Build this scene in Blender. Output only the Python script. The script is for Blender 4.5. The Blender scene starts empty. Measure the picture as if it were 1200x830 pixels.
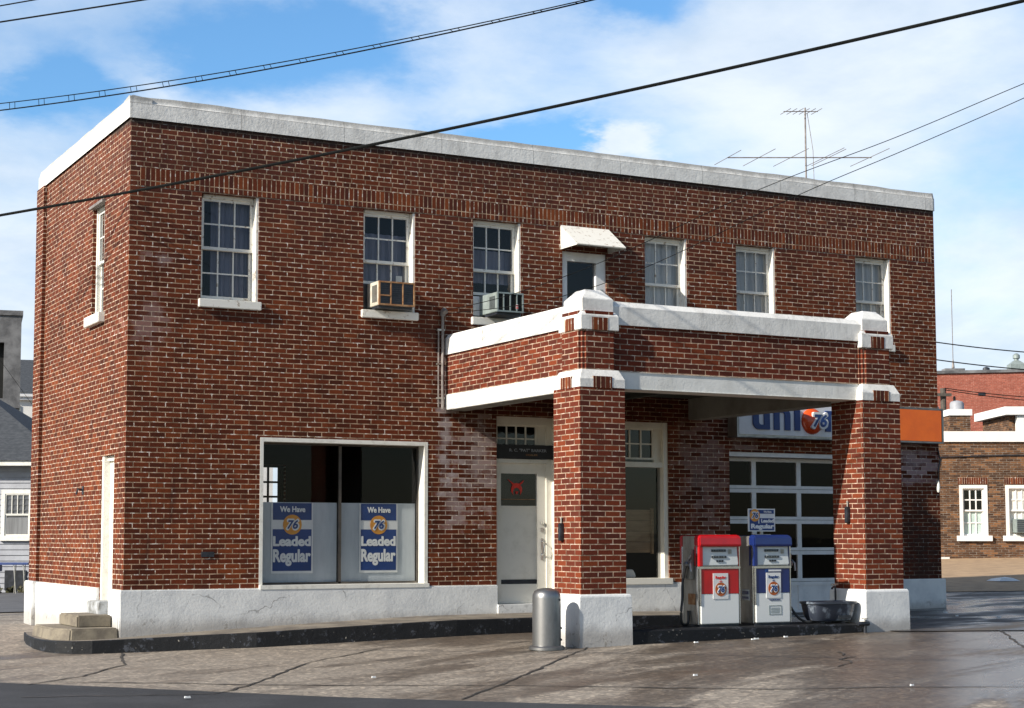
import bpy, bmesh, math, random
from mathutils import Vector, Matrix
random.seed(7)
R = math.radians
C = bpy.context.scene.collection
scene = bpy.context.scene

# ------------------------------------------------------------------ node helpers
class NT:
    def __init__(s, name):
        s.m = bpy.data.materials.new(name); s.m.use_nodes = True
        s.t = s.m.node_tree; s.t.nodes.clear()
    def n(s, typ, ins=None, **attr):
        nd = s.t.nodes.new('ShaderNode' + typ)
        for k, v in attr.items(): setattr(nd, k, v)
        for k, v in (ins or {}).items(): s.set(nd, k, v)
        return nd
    def set(s, nd, k, v):
        sk = nd.inputs[k]
        if isinstance(v, bpy.types.NodeSocket): s.t.links.new(v, sk)
        elif isinstance(v, bpy.types.Node): s.t.links.new(v.outputs[0], sk)
        else: sk.default_value = v
    def math(s, op, a, b=0.0, c=0.0, clamp=False):
        nd = s.n('Math', operation=op, use_clamp=clamp)
        for i, v in enumerate((a, b, c)): s.set(nd, i, v)
        return nd.outputs[0]
    def noise(s, vec, scale, detail=4.0, rough=.55, dist=0.0):
        return s.n('TexNoise', {'Vector': vec, 'Scale': scale, 'Detail': detail, 'Roughness': rough, 'Distortion': dist}).outputs['Fac']
    def ramp(s, fac, stops, interp='LINEAR'):
        nd = s.n('ValToRGB', {'Fac': fac}); cr = nd.color_ramp; cr.interpolation = interp
        while len(cr.elements) > 1: cr.elements.remove(cr.elements[-1])
        for i, (p, c) in enumerate(stops):
            e = cr.elements[0] if i == 0 else cr.elements.new(p)
            e.position = p; e.color = c if len(c) == 4 else (*c, 1)
        return nd.outputs['Color']
    def step(s, v, lo, hi):
        nd = s.n('MapRange', {'Value': v, 'From Min': lo, 'From Max': hi, 'To Min': 0.0, 'To Max': 1.0}, interpolation_type='SMOOTHSTEP')
        return nd.outputs[0]
    def mix(s, f, a, b, blend='MIX'):
        nd = s.n('Mix', data_type='RGBA', blend_type=blend)
        col = lambda v: (*v, 1) if isinstance(v, tuple) and len(v) == 3 else v
        s.set(nd, 0, f); s.set(nd, 6, col(a)); s.set(nd, 7, col(b))
        return nd.outputs[2]
    def pos(s): return s.n('TexCoord').outputs['Object']
    def wpos(s): return s.n('NewGeometry').outputs['Position']
    def uv(s): return s.n('TexCoord').outputs['UV']
    def sep(s, v):
        nd = s.n('SeparateXYZ', {0: v}); return nd.outputs
    def comb(s, x, y, z=0.0): return s.n('CombineXYZ', {0: x, 1: y, 2: z}).outputs[0]
    def bump(s, h, strength=.3, dist=.01):
        return s.n('Bump', {'Height': h, 'Strength': strength, 'Distance': dist}).outputs[0]
    def out(s, shader):
        o = s.n('OutputMaterial'); s.t.links.new(shader if isinstance(shader, bpy.types.NodeSocket) else shader.outputs[0], o.inputs[0]); return s.m
    def bsdf(s, color, rough=.6, metal=0.0, normal=None, spec=.5, coat=0.0):
        i = {'Base Color': (*color, 1) if isinstance(color, tuple) and len(color) == 3 else color, 'Roughness': rough, 'Metallic': metal, 'Specular IOR Level': spec, 'Coat Weight': coat}
        if normal is not None: i['Normal'] = normal
        return s.out(s.n('BsdfPrincipled', i))

def brick_mat(name, dark, mid, light, mortar, bw=.215, rh=.0677, offset=.5, msize=.0066, stains=False, contrast=1.0, weather=True, flecks=.8):
    t = NT(name); uv = t.uv(); p = t.wpos()
    wob = t.n('TexNoise', {'Vector': uv, 'Scale': 2.3, 'Detail': 3.0}).outputs['Color']
    v = t.n('VectorMath', {0: uv, 1: t.n('VectorMath', {0: t.n('VectorMath', {0: wob, 1: (.5, .5, .5)}, operation='SUBTRACT').outputs[0], 1: (.016, .012, 0)}, operation='MULTIPLY').outputs[0]}, operation='ADD').outputs[0]
    b = t.n('TexBrick', {'Vector': v, 'Color1': (0, 0, 0, 1), 'Color2': (1, 1, 1, 1), 'Mortar': (.5, .5, .5, 1), 'Scale': 1.0, 'Mortar Size': msize, 'Mortar Smooth': .25, 'Bias': 0.0, 'Brick Width': bw, 'Row Height': rh}, offset=offset, offset_frequency=2, squash=1.0)
    rnd = t.sep(b.outputs['Color'])[0]; bfac = b.outputs['Fac']
    if stains:
        b2 = t.n('TexBrick', {'Vector': v, 'Color1': (0, 0, 0, 1), 'Color2': (1, 1, 1, 1), 'Mortar': (.5, .5, .5, 1), 'Scale': 1.0, 'Mortar Size': msize, 'Mortar Smooth': .25, 'Bias': 0.0, 'Brick Width': bw, 'Row Height': rh}, offset=.25, offset_frequency=2, squash=.5, squash_frequency=2)
        hi = t.math('GREATER_THAN', t.sep(p)[2], 5.66)
        rnd = t.n('Mix', {0: hi, 2: rnd, 3: t.sep(b2.outputs['Color'])[0]}).outputs[0]
        bfac = t.n('Mix', {0: hi, 2: bfac, 3: b2.outputs['Fac']}).outputs[0]
    big = t.noise(p, .55, 3.0)
    rv = t.math('ADD', t.math('MULTIPLY', t.math('SUBTRACT', rnd, .5), contrast), t.math('ADD', .5, t.math('MULTIPLY', t.math('SUBTRACT', big, .5), .55)), clamp=True)
    col = t.ramp(rv, [(0.0, dark), (.3, tuple(.5*(a+b_) for a, b_ in zip(dark, mid))), (.62, mid), (1.0, light)])
    fine = t.noise(uv, 55, 5.0, .7)
    col = t.mix(.8, col, t.ramp(fine, [(.25, (.55, .52, .5)), (.7, (1.25, 1.2, 1.18))]), 'MULTIPLY')
    patch = t.step(t.noise(p, 7, 4.0, .65), .36, .66)
    mcol = t.mix(patch, tuple(.5*c for c in mortar), tuple(min(1, 1.3*c) for c in mortar))
    if weather:
        ww = t.n('VectorMath', {0: p, 1: (1.3, 1.3, .55)}, operation='MULTIPLY').outputs[0]
        gr = t.ramp(t.noise(ww, 1.6, 7.0, .68, .5), [(.28, (.55, .52, .52)), (.5, (1, 1, 1)), (.74, (1.22, 1.16, 1.1))])
        col = t.mix(.85, col, gr, 'MULTIPLY'); mcol = t.mix(.75, mcol, gr, 'MULTIPLY')
        vs_ = t.noise(t.n('VectorMath', {0: p, 1: (5, 5, .5)}, operation='MULTIPLY').outputs[0], 1.0, 5.0, .65)
        sk = t.math('MULTIPLY', t.step(vs_, .56, .74), .45); col = t.mix(sk, col, (.03, .014, .012)); mcol = t.mix(sk, mcol, (.12, .09, .075))
    fac = bfac
    if weather:
        z = t.sep(p)[2]
        up = t.math('MULTIPLY', t.step(z, 3.6, 6.0), t.step(big, .25, .6))
        col = t.mix(t.math('MULTIPLY', up, .55), col, t.mix(.5, col, (.075, .038, .04)))
    out = t.mix(fac, col, mcol)
    # white lime flecks on joints
    fl = t.step(t.noise(p, 14, 3.0, .6), .565, .62)
    out = t.mix(t.math('MULTIPLY', t.math('MULTIPLY', fl, fac), flecks), out, (.72, .68, .62))
    if stains:
        x, y, z = t.sep(p)[:3]
        n1 = t.noise(p, 5, 6.0, .75)
        def blob(cx, cz, rx, rz, lo, hi, colr, amt, o):
            dx = t.math('DIVIDE', t.math('SUBTRACT', x, cx), rx); dz = t.math('DIVIDE', t.math('SUBTRACT', z, cz), rz)
            d = t.math('SQRT', t.math('ADD', t.math('MULTIPLY', dx, dx), t.math('MULTIPLY', dz, dz)))
            k = t.math('SUBTRACT', t.math('ADD', 1.0, t.math('ADD', t.math('MULTIPLY', t.math('SUBTRACT', n1, .5), 2.6), t.math('ADD', t.math('MULTIPLY', t.math('SUBTRACT', rnd, .5), 1.3), t.math('MULTIPLY', fac, .35)))), d)
            return t.mix(t.math('MULTIPLY', t.step(k, lo, hi), amt), o, colr)
        front = t.math('LESS_THAN', y, 1.0)
        keep = out
        for cx, cz, rx, rz, amt, colr in ((4.72, 2.35, .12, 1.0, .5, (.5, .46, .46)), (5.25, 1.8, .45, .75, .42, (.5, .46, .46)), (4.85, 1.2, .25, .5, .35, (.45, .4, .4)), (.45, 4.45, .22, .12, .26, (.52, .46, .46)), (.3, 3.6, .25, .4, .22, (.5, .42, .42)), (10.0, 2.4, .35, .4, .3, (.5, .46, .46)), (9.3, 1.7, .5, 1.0, .25, (.4, .36, .36)), (13.6, 1.95, .5, .35, .4, (.55, .47, .5))):
            out = blob(cx, cz, rx, rz, .0, .9, colr, amt, out)
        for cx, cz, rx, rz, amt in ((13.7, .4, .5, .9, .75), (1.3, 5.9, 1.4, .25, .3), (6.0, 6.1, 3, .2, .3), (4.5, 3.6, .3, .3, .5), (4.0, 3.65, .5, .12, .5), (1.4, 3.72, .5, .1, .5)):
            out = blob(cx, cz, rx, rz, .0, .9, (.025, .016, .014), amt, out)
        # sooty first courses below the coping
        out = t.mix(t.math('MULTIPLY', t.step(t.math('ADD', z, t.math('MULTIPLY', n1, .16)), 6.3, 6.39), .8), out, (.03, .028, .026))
        out = t.mix(front, keep, out)
    h = t.math('ADD', t.math('MULTIPLY', t.math('SUBTRACT', 1.0, fac), 1.0), t.math('MULTIPLY', fine, .35))
    return t.bsdf(out, .85, normal=t.bump(h, .6, .008), spec=.16)

def noisy(name, a, b, scale=6, rough=.6, metal=0.0, bumpn=0.0, detail=5.0, lo=.35, hi=.68, spec=.5, coat=0.0, bscale=None, stretch=None, rvar=0.0):
    t = NT(name); p = t.pos()
    if stretch: p = t.n('VectorMath', {0: p, 1: stretch}, operation='MULTIPLY').outputs[0]
    f = t.step(t.noise(p, scale, detail, .65), lo, hi)
    col = t.mix(f, a, b)
    nor = t.bump(t.noise(p, bscale or scale*6, 4.0), bumpn, .01) if bumpn else None
    r = rough if not rvar else t.math('ADD', rough - rvar/2, t.math('MULTIPLY', f, rvar))
    return t.bsdf(col, r, metal, nor, spec, coat)

M = {}
DK, MD, LT, MO = (.055, .015, .008), (.130, .029, .0115), (.195, .048, .014), (.40, .28, .19)
M['brick'] = brick_mat('brick_wall', DK, MD, LT, MO, stains=True, contrast=.72)
M['soldier'] = brick_mat('brick_soldier', (.07, .021, .015), (.13, .030, .013), (.21, .055, .019), MO, bw=.25, rh=.0693, offset=0.0, stains=False, weather=False)
M['brick_pier'] = brick_mat('brick_pier', (.065, .02, .014), (.135, .027, .0135), (.21, .048, .017), (.39, .275, .195), weather=False, flecks=.35, contrast=.75)
M['brick_brown'] = brick_mat('brick_brown', (.06, .032, .02), (.13, .07, .038), (.26, .13, .06), (.2, .17, .14), weather=False, flecks=.1)
M['brick_pink'] = brick_mat('brick_pink', (.28, .085, .06), (.37, .115, .08), (.45, .15, .105), (.42, .21, .16), weather=False, flecks=.1, contrast=.6)

def stucco(name, base, dirt, amt, low=None, cracks=True):
    t = NT(name); p = t.wpos()
    n = t.noise(p, 2.6, 6.0, .7); f = t.step(n, .38, .72)
    st = t.noise(t.n('VectorMath', {0: p, 1: (9, 9, .9)}, operation='MULTIPLY').outputs[0], 1.0, 5.0, .65)
    col = t.mix(t.math('MULTIPLY', f, amt), base, dirt)
    col = t.mix(t.math('MULTIPLY', t.step(st, .52, .78), amt*.8), col, dirt)
    speck = t.step(t.noise(p, 38, 3.0, .6), .67, .74)
    col = t.mix(t.math('MULTIPLY', speck, .55), col, tuple(.45*c for c in dirt))
    if low is not None:
        z = t.sep(p)[2]
        g = t.math('SUBTRACT', 1.0, t.step(t.math('SUBTRACT', z, t.math('MULTIPLY', n, .22)), low-.12, low+.1))
        col = t.mix(t.math('MULTIPLY', g, .6), col, (.24, .21, .18)); ch = t.math('MULTIPLY', t.step(t.noise(p, 8, 5.0, .7), .6, .64), t.math('SUBTRACT', 1.0, t.step(z, low-.05, low+.3))); col = t.mix(t.math('MULTIPLY', ch, .8), col, (.27, .25, .22))
    if cracks:
        vor = t.n('TexVoronoi', {'Vector': t.n('VectorMath', {0: p, 1: t.n('VectorMath', {0: t.n('TexNoise', {'Vector': p, 'Scale': 4.0}).outputs['Color'], 1: (.35, .35, .35)}, operation='MULTIPLY').outputs[0]}, operation='ADD').outputs[0], 'Scale': .55}, feature='DISTANCE_TO_EDGE').outputs['Distance']
        cr = t.math('SUBTRACT', 1.0, t.step(vor, .001, .006))
        col = t.mix(t.math('MULTIPLY', t.math('MULTIPLY', cr, t.step(n, .45, .6)), .6), col, (.12, .11, .1))
    return t.bsdf(col, .75, normal=t.bump(t.math('ADD', t.noise(p, 30, 5.0, .6), t.math('MULTIPLY', n, 2.0)), .35, .008), spec=.3)
M['stucco'] = stucco('white_stucco', (.76, .77, .76), (.52, .54, .56), .55, low=-.52)
M['cap'] = stucco('weathered_coping', (.78, .77, .74), (.42, .41, .39), .7, cracks=True)
M['band'] = stucco('white_band', (.76, .76, .73), (.5, .49, .45), .45, cracks=False)
def coping_mat():
    t = NT('parapet_coping'); p = t.wpos(); s = t.sep(p)
    n = t.noise(p, 3.2, 6.0, .72)
    st = t.noise(t.n('VectorMath', {0: p, 1: (6, 6, .8)}, operation='MULTIPLY').outputs[0], 1.0, 6.0, .7)
    col = t.mix(t.math('MULTIPLY', t.step(n, .42, .7), .6), (.82, .81, .78), (.55, .535, .51))
    col = t.mix(t.math('MULTIPLY', t.step(st, .5, .72), .5), col, (.42, .41, .39))
    top = t.step(t.math('ADD', s[2], t.math('MULTIPLY', n, .12)), 6.6, 6.68)
    col = t.mix(t.math('MULTIPLY', top, .6), col, (.2, .195, .18))
    sp = t.step(t.noise(p, 26, 4.0, .7), .60, .68); col = t.mix(t.math('MULTIPLY', sp, .35), col, (.2, .19, .18))
    ed = t.math('SUBTRACT', 1.0, t.step(t.math('ABSOLUTE', t.math('SUBTRACT', s[2], t.math('ADD', 6.535, t.math('MULTIPLY', n, .02)))), .002, .012)); col = t.mix(t.math('MULTIPLY', ed, .55), col, (.12, .115, .11))
    b = t.n('TexBrick', {'Vector': t.uv(), 'Scale': 1.0, 'Mortar Size': .006, 'Brick Width': 1.55, 'Row Height': 20.0, 'Mortar Smooth': .2}, offset=0.0).outputs['Fac']
    col = t.mix(t.math('MULTIPLY', b, .5), col, (.16, .15, .14))
    return t.bsdf(col, .8, normal=t.bump(t.math('ADD', t.noise(p, 24, 5.0, .65), n), .4, .012), spec=.3)
M['coping'] = coping_mat()
M['white'] = noisy('white_paint', (.78, .77, .71), (.58, .56, .5), 9, .5, bumpn=.1, lo=.45, hi=.8)
M['white_old'] = noisy('peeling_white_paint', (.76, .74, .68), (.36, .29, .22), 14, .6, bumpn=.25, lo=.56, hi=.7)
M['cream'] = noisy('cream_paint', (.80, .77, .69), (.68, .65, .57), 5, .45, lo=.45, hi=.8)
M['greypaint'] = noisy('grey_white_paint', (.78, .78, .78), (.64, .64, .65), 4, .5, lo=.4, hi=.75)
M['black'] = noisy('black_paint', (.012, .014, .018), (.03, .034, .045), 9, .4, bumpn=.2)
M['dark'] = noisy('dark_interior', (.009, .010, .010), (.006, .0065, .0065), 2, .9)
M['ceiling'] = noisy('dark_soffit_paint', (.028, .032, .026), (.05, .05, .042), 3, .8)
def kerb_mat():
    t = NT('chipped_black_kerb'); p = t.wpos()
    n = t.noise(p, 7, 6.0, .75)
    col = t.mix(t.step(n, .56, .64), (.007, .008, .010), (.05, .056, .07))
    col = t.mix(t.step(t.noise(p, 15, 4.0, .7), .66, .72), col, (.34, .32, .28))
    return t.bsdf(col, t.math('ADD', .4, t.math('MULTIPLY', n, .5)), normal=t.bump(n, .6, .02), spec=.3)
M['kerb'] = kerb_mat()
M['concrete'] = noisy('old_concrete', (.22, .19, .14), (.13, .11, .085), 5, .85, bumpn=.35, bscale=40)
M['walk'] = noisy('pavement_concrete', (.22, .19, .15), (.1, .085, .07), 2.2, .7, bumpn=.3, bscale=50)
M['wood'] = noisy('plywood', (.36, .24, .13), (.26, .165, .085), 3, .6, stretch=(1, 1, 9))
M['galv'] = noisy('galvanised_steel', (.27, .27, .27), (.17, .17, .17), 5, .42, metal=.85, bumpn=.05, stretch=(1, 1, .4), rvar=.15)
M['steel'] = noisy('dull_steel', (.42, .41, .38), (.25, .24, .21), 4, .4, metal=.75, stretch=(1, 1, .35))
M['chrome'] = noisy('chrome', (.75, .75, .75), (.6, .6, .6), 8, .16, metal=1.0)
M['red'] = noisy('red_enamel', (.52, .006, .010), (.42, .006, .010), 4, .28, coat=.3)
M['blue'] = noisy('blue_enamel', (.010, .026, .145), (.009, .022, .12), 4, .3, coat=.3)
M['enamel'] = noisy('white_enamel', (.74, .76, .75), (.62, .63, .6), 3.5, .3, coat=.2, lo=.5, hi=.85)
M['dial'] = noisy('dial_white', (.66, .7, .7), (.6, .63, .62), 3, .35)
M['rubber'] = noisy('black_rubber', (.012, .012, .012), (.025, .025, .025), 20, .45)
M['tub'] = noisy('worn_black_tub_sheen', (.035, .043, .062), (.24, .28, .33), 4.5, .3, bumpn=.2, lo=.5, hi=.66)  # bluish-grey sheen mixed into the base colour of the worn tub
M['poster_blue'] = noisy('printed_blue', (.010, .045, .19), (.008, .036, .15), 3, .5)
M['paper'] = noisy('white_print', (.74, .75, .74), (.66, .67, .67), 4, .6)
M['orange_print'] = noisy('printed_orange', (.68, .30, .035), (.6, .24, .03), 9, .5)
M['orange'] = noisy('orange_sign_panel', (.95, .165, .004), (.86, .135, .004), 3, .4, coat=.1)
M['ball'] = noisy('orange_ball', (.70, .085, .008), (.58, .05, .006), 2, .25, coat=.4)
M['signwhite'] = noisy('sign_white', (.74, .75, .78), (.66, .67, .7), 3, .35)
M['brown_label'] = noisy('brown_orange_print', (.45, .11, .02), (.38, .09, .02), 6, .5)
M['redprint'] = noisy('red_decal', (.75, .03, .012), (.6, .02, .01), 9, .4)
M['panel'] = noisy('window_backing_board', (.50, .54, .57), (.43, .47, .5), 2.5, .7, stretch=(3, 1, .6))
M['curtain'] = noisy('grey_curtain', (.30, .30, .38), (.17, .17, .23), 2, .9, stretch=(6, 1, .3))
M['curtain_pale'] = noisy('pale_curtain', (.85, .84, .83), (.58, .57, .57), 2, .9, stretch=(7, 1, .3))
M['rust'] = noisy('rusty_trim', (.26, .11, .04), (.40, .24, .12), 12, .7, bumpn=.2)
M['acgrey'] = noisy('grey_green_metal', (.30, .35, .34), (.22, .26, .25), 5, .45, metal=.2)
M['acwhite'] = noisy('off_white_metal', (.6, .58, .5), (.45, .4, .32), 7, .5)
M['wire'] = noisy('wire_insulation', (.006, .007, .007), (.011, .012, .012), 3, .9, spec=.1)
M['pipe'] = noisy('weathered_conduit', (.16, .14, .13), (.3, .27, .25), 7, .6, metal=.3)
M['shingle'] = noisy('dark_shingles', (.03, .035, .042), (.06, .066, .075), 4, .85, bumpn=.4, stretch=(2, 2, 6))
M['clap'] = noisy('grey_white_clapboard', (.35, .365, .40), (.28, .29, .32), 3, .6)
M['greyblock'] = noisy('weathered_grey_block', (.22, .22, .225), (.075, .075, .08), 1.1, .9, bumpn=.3, detail=8.0)
M['whitewall'] = noisy('white_rendered_wall', (.8, .79, .76), (.72, .71, .68), 2, .7)
M['leaf'] = noisy('yellow_green_leaves', (.13, .12, .02), (.05, .07, .015), 8, .6)
M['leaf_dark'] = noisy('dark_weeds', (.045, .05, .018), (.09, .07, .03), 8, .7)
M['brownwood'] = noisy('dark_pole_wood', (.06, .05, .04), (.1, .085, .07), 8, .8)
M['bluepaint'] = noisy('worn_blue_paint', (.03, .06, .2), (.05, .08, .2), 8, .5)
def glass_mat(name, tint, wav=.02, gain=1.0):
    t = NT(name)
    nor = t.bump(t.noise(t.wpos(), 3.5, 2.0), wav, .05)
    fr = t.n('Fresnel', {'IOR': 1.52, 'Normal': nor}).outputs[0]
    m = t.n('MixShader', {0: t.math('MULTIPLY', fr, gain, clamp=True), 1: t.n('BsdfTransparent', {0: (*tint, 1)}), 2: t.n('BsdfGlossy', {'Color': (.95, .97, 1, 1), 'Roughness': .015, 'Normal': nor})})
    return t.out(m)
M['glass'] = glass_mat('window_glass', (.93, .94, .95), gain=.75)
M['dimglass'] = glass_mat('garage_glass', (.4, .4, .4), .01, gain=.22)
M['shopglass'] = glass_mat('shop_glass', (.97, .98, .98), .006, gain=.32)
def lot_mat():
    t = NT('wet_lot_concrete'); p = t.wpos(); s = t.sep(p)
    n = t.noise(p, .55, 6.0, .6); n2 = t.noise(p, 2.4, 6.0, .7); ag = t.noise(p, 46, 3.0, .7)
    vor = t.n('TexVoronoi', {'Vector': p, 'Scale': 26.0}).outputs['Color']
    v = t.sep(vor)[0]
    dry = t.mix(t.step(n2, .32, .7), (.20, .172, .142), (.275, .24, .20))
    dry = t.mix(.5, dry, t.ramp(v, [(.0, (.38, .36, .34)), (.6, (1.0, 1.0, 1.0)), (.9, (1.6, 1.55, 1.45)), (1.0, (2.6, 2.5, 2.3))]), 'MULTIPLY')
    mid = t.noise(p, 11, 5.0, .7); dry = t.mix(.75, dry, t.ramp(mid, [(.3, (.78, .77, .76)), (.7, (1.2, 1.19, 1.17))]), 'MULTIPLY')
    # wetness: more towards the right and in flow-shaped patches; a wet band hugs the kerb
    flow = t.noise(t.n('VectorMath', {0: t.n('VectorRotate', {'Vector': p, 'Angle': R(-27)}, rotation_type='Z_AXIS').outputs[0], 1: (.22, .9, 1)}, operation='MULTIPLY').outputs[0], 1.0, 6.0, .62, .6)
    rx = t.step(t.math('ADD', s[0], t.math('MULTIPLY', s[1], -.15)), 1.0, 7.5)
    w = t.math('ADD', flow, t.math('ADD', t.math('MULTIPLY', rx, .21), -.10))
    ky = t.math('MULTIPLY', t.step(s[1], -3.2, -1.4), t.step(s[0], 1.0, 3.5))
    w = t.math('ADD', w, t.math('MULTIPLY', ky, .10))
    w = t.math('ADD', w, t.math('MULTIPLY', t.math('SUBTRACT', t.noise(p, 3.1, 6.0, .7), .5), .16))
    wet = t.step(w, .42, .58)
    pud = t.math('MULTIPLY', t.step(w, .5, .66), t.math('ADD', .12, t.math('MULTIPLY', t.step(t.math('SUBTRACT', s[0], s[1]), 12.0, 16.5), .88)))
    col = t.mix(wet, dry, t.mix(1.0, dry, (.46, .43, .41), 'MULTIPLY'))
    dk = t.step(t.noise(p, 1.7, 7.0, .7, .4), .5, .7); col = t.mix(t.math('MULTIPLY', t.math('MULTIPLY', dk, wet), .35), col, (.045, .043, .043))
    # rusty brown run-off stains
    rust = t.step(t.noise(t.n('VectorMath', {0: p, 1: (.5, 1.2, 1)}, operation='MULTIPLY').outputs[0], .9, 5.0, .6, .8), .57, .7)
    col = t.mix(t.math('MULTIPLY', rust, .45), col, (.085, .052, .03))
    oil = t.math('MULTIPLY', t.step(t.noise(p, 1.3, 5.0, .65, .5), .52, .66), t.math('MULTIPLY', t.step(s[0], 4.5, 6.0), t.math('MULTIPLY', t.step(s[1], -7.5, -5.0), t.math('SUBTRACT', 1.0, t.step(s[0], 8.8, 10.5)))))
    col = t.mix(t.math('MULTIPLY', oil, .6), col, (.02, .018, .017))
    rough = t.math('SUBTRACT', .78, t.math('ADD', t.math('MULTIPLY', wet, .3), t.math('MULTIPLY', pud, .24)))
    hh = t.math('ADD', t.math('MULTIPLY', ag, .7), v)
    nor = t.n('Bump', {'Height': hh, 'Strength': t.math('SUBTRACT', .5, t.math('MULTIPLY', pud, .36)), 'Distance': .008}).outputs[0]
    return t.bsdf(col, rough, normal=nor, spec=.5)
M['lot'] = lot_mat()
def asphalt_mat(name, a, b, wetlo, wethi, wetrough=.12):
    t = NT(name); p = t.wpos()
    n = t.noise(p, 40, 4.0, .7); n2 = t.noise(p, 1.2, 6.0, .65)
    wet = t.step(t.noise(t.n('VectorMath', {0: p, 1: (.5, 1.1, 1)}, operation='MULTIPLY').outputs[0], .8, 6.0, .62, .5), wetlo, wethi)
    col = t.mix(t.step(n2, .35, .65), a, b); col = t.mix(.6, col, t.ramp(n, [(.3, (.5, .5, .5)), (.7, (1.5, 1.5, 1.5))]), 'MULTIPLY')
    col = t.mix(t.math('MULTIPLY', wet, .5), col, (.012, .013, .016))
    return t.bsdf(col, t.math('SUBTRACT', .8, t.math('MULTIPLY', wet, .8-wetrough)), normal=t.n('Bump', {'Height': n, 'Strength': t.math('SUBTRACT', .4, t.math('MULTIPLY', wet, .36)), 'Distance': .01}).outputs[0])
M['asphalt'] = asphalt_mat('road_asphalt', (.02, .021, .024), (.034, .035, .039), .62, .8, .35)
M['asphalt_wet'] = asphalt_mat('wet_asphalt', (.05, .045, .04), (.085, .072, .06), .42, .62, .24)
M['asphalt_grey'] = asphalt_mat('side_asphalt', (.075, .075, .08), (.11, .11, .115), .6, .8, .35)
M['gravel'] = noisy('tan_gravel', (.40, .27, .155), (.27, .18, .105), 3, .95, bumpn=.5, bscale=30, detail=8.0)
M['earth'] = noisy('ground_earth', (.13, .11, .08), (.08, .075, .05), 1.5, .95, bumpn=.3)
def lamp_mat(name, c, s):
    t = NT(name); return t.out(t.n('Emission', {'Color': (*c, 1), 'Strength': s}))
M['lampglow'] = lamp_mat('lamp_glow', (1, .95, .85), 1.2)

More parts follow.
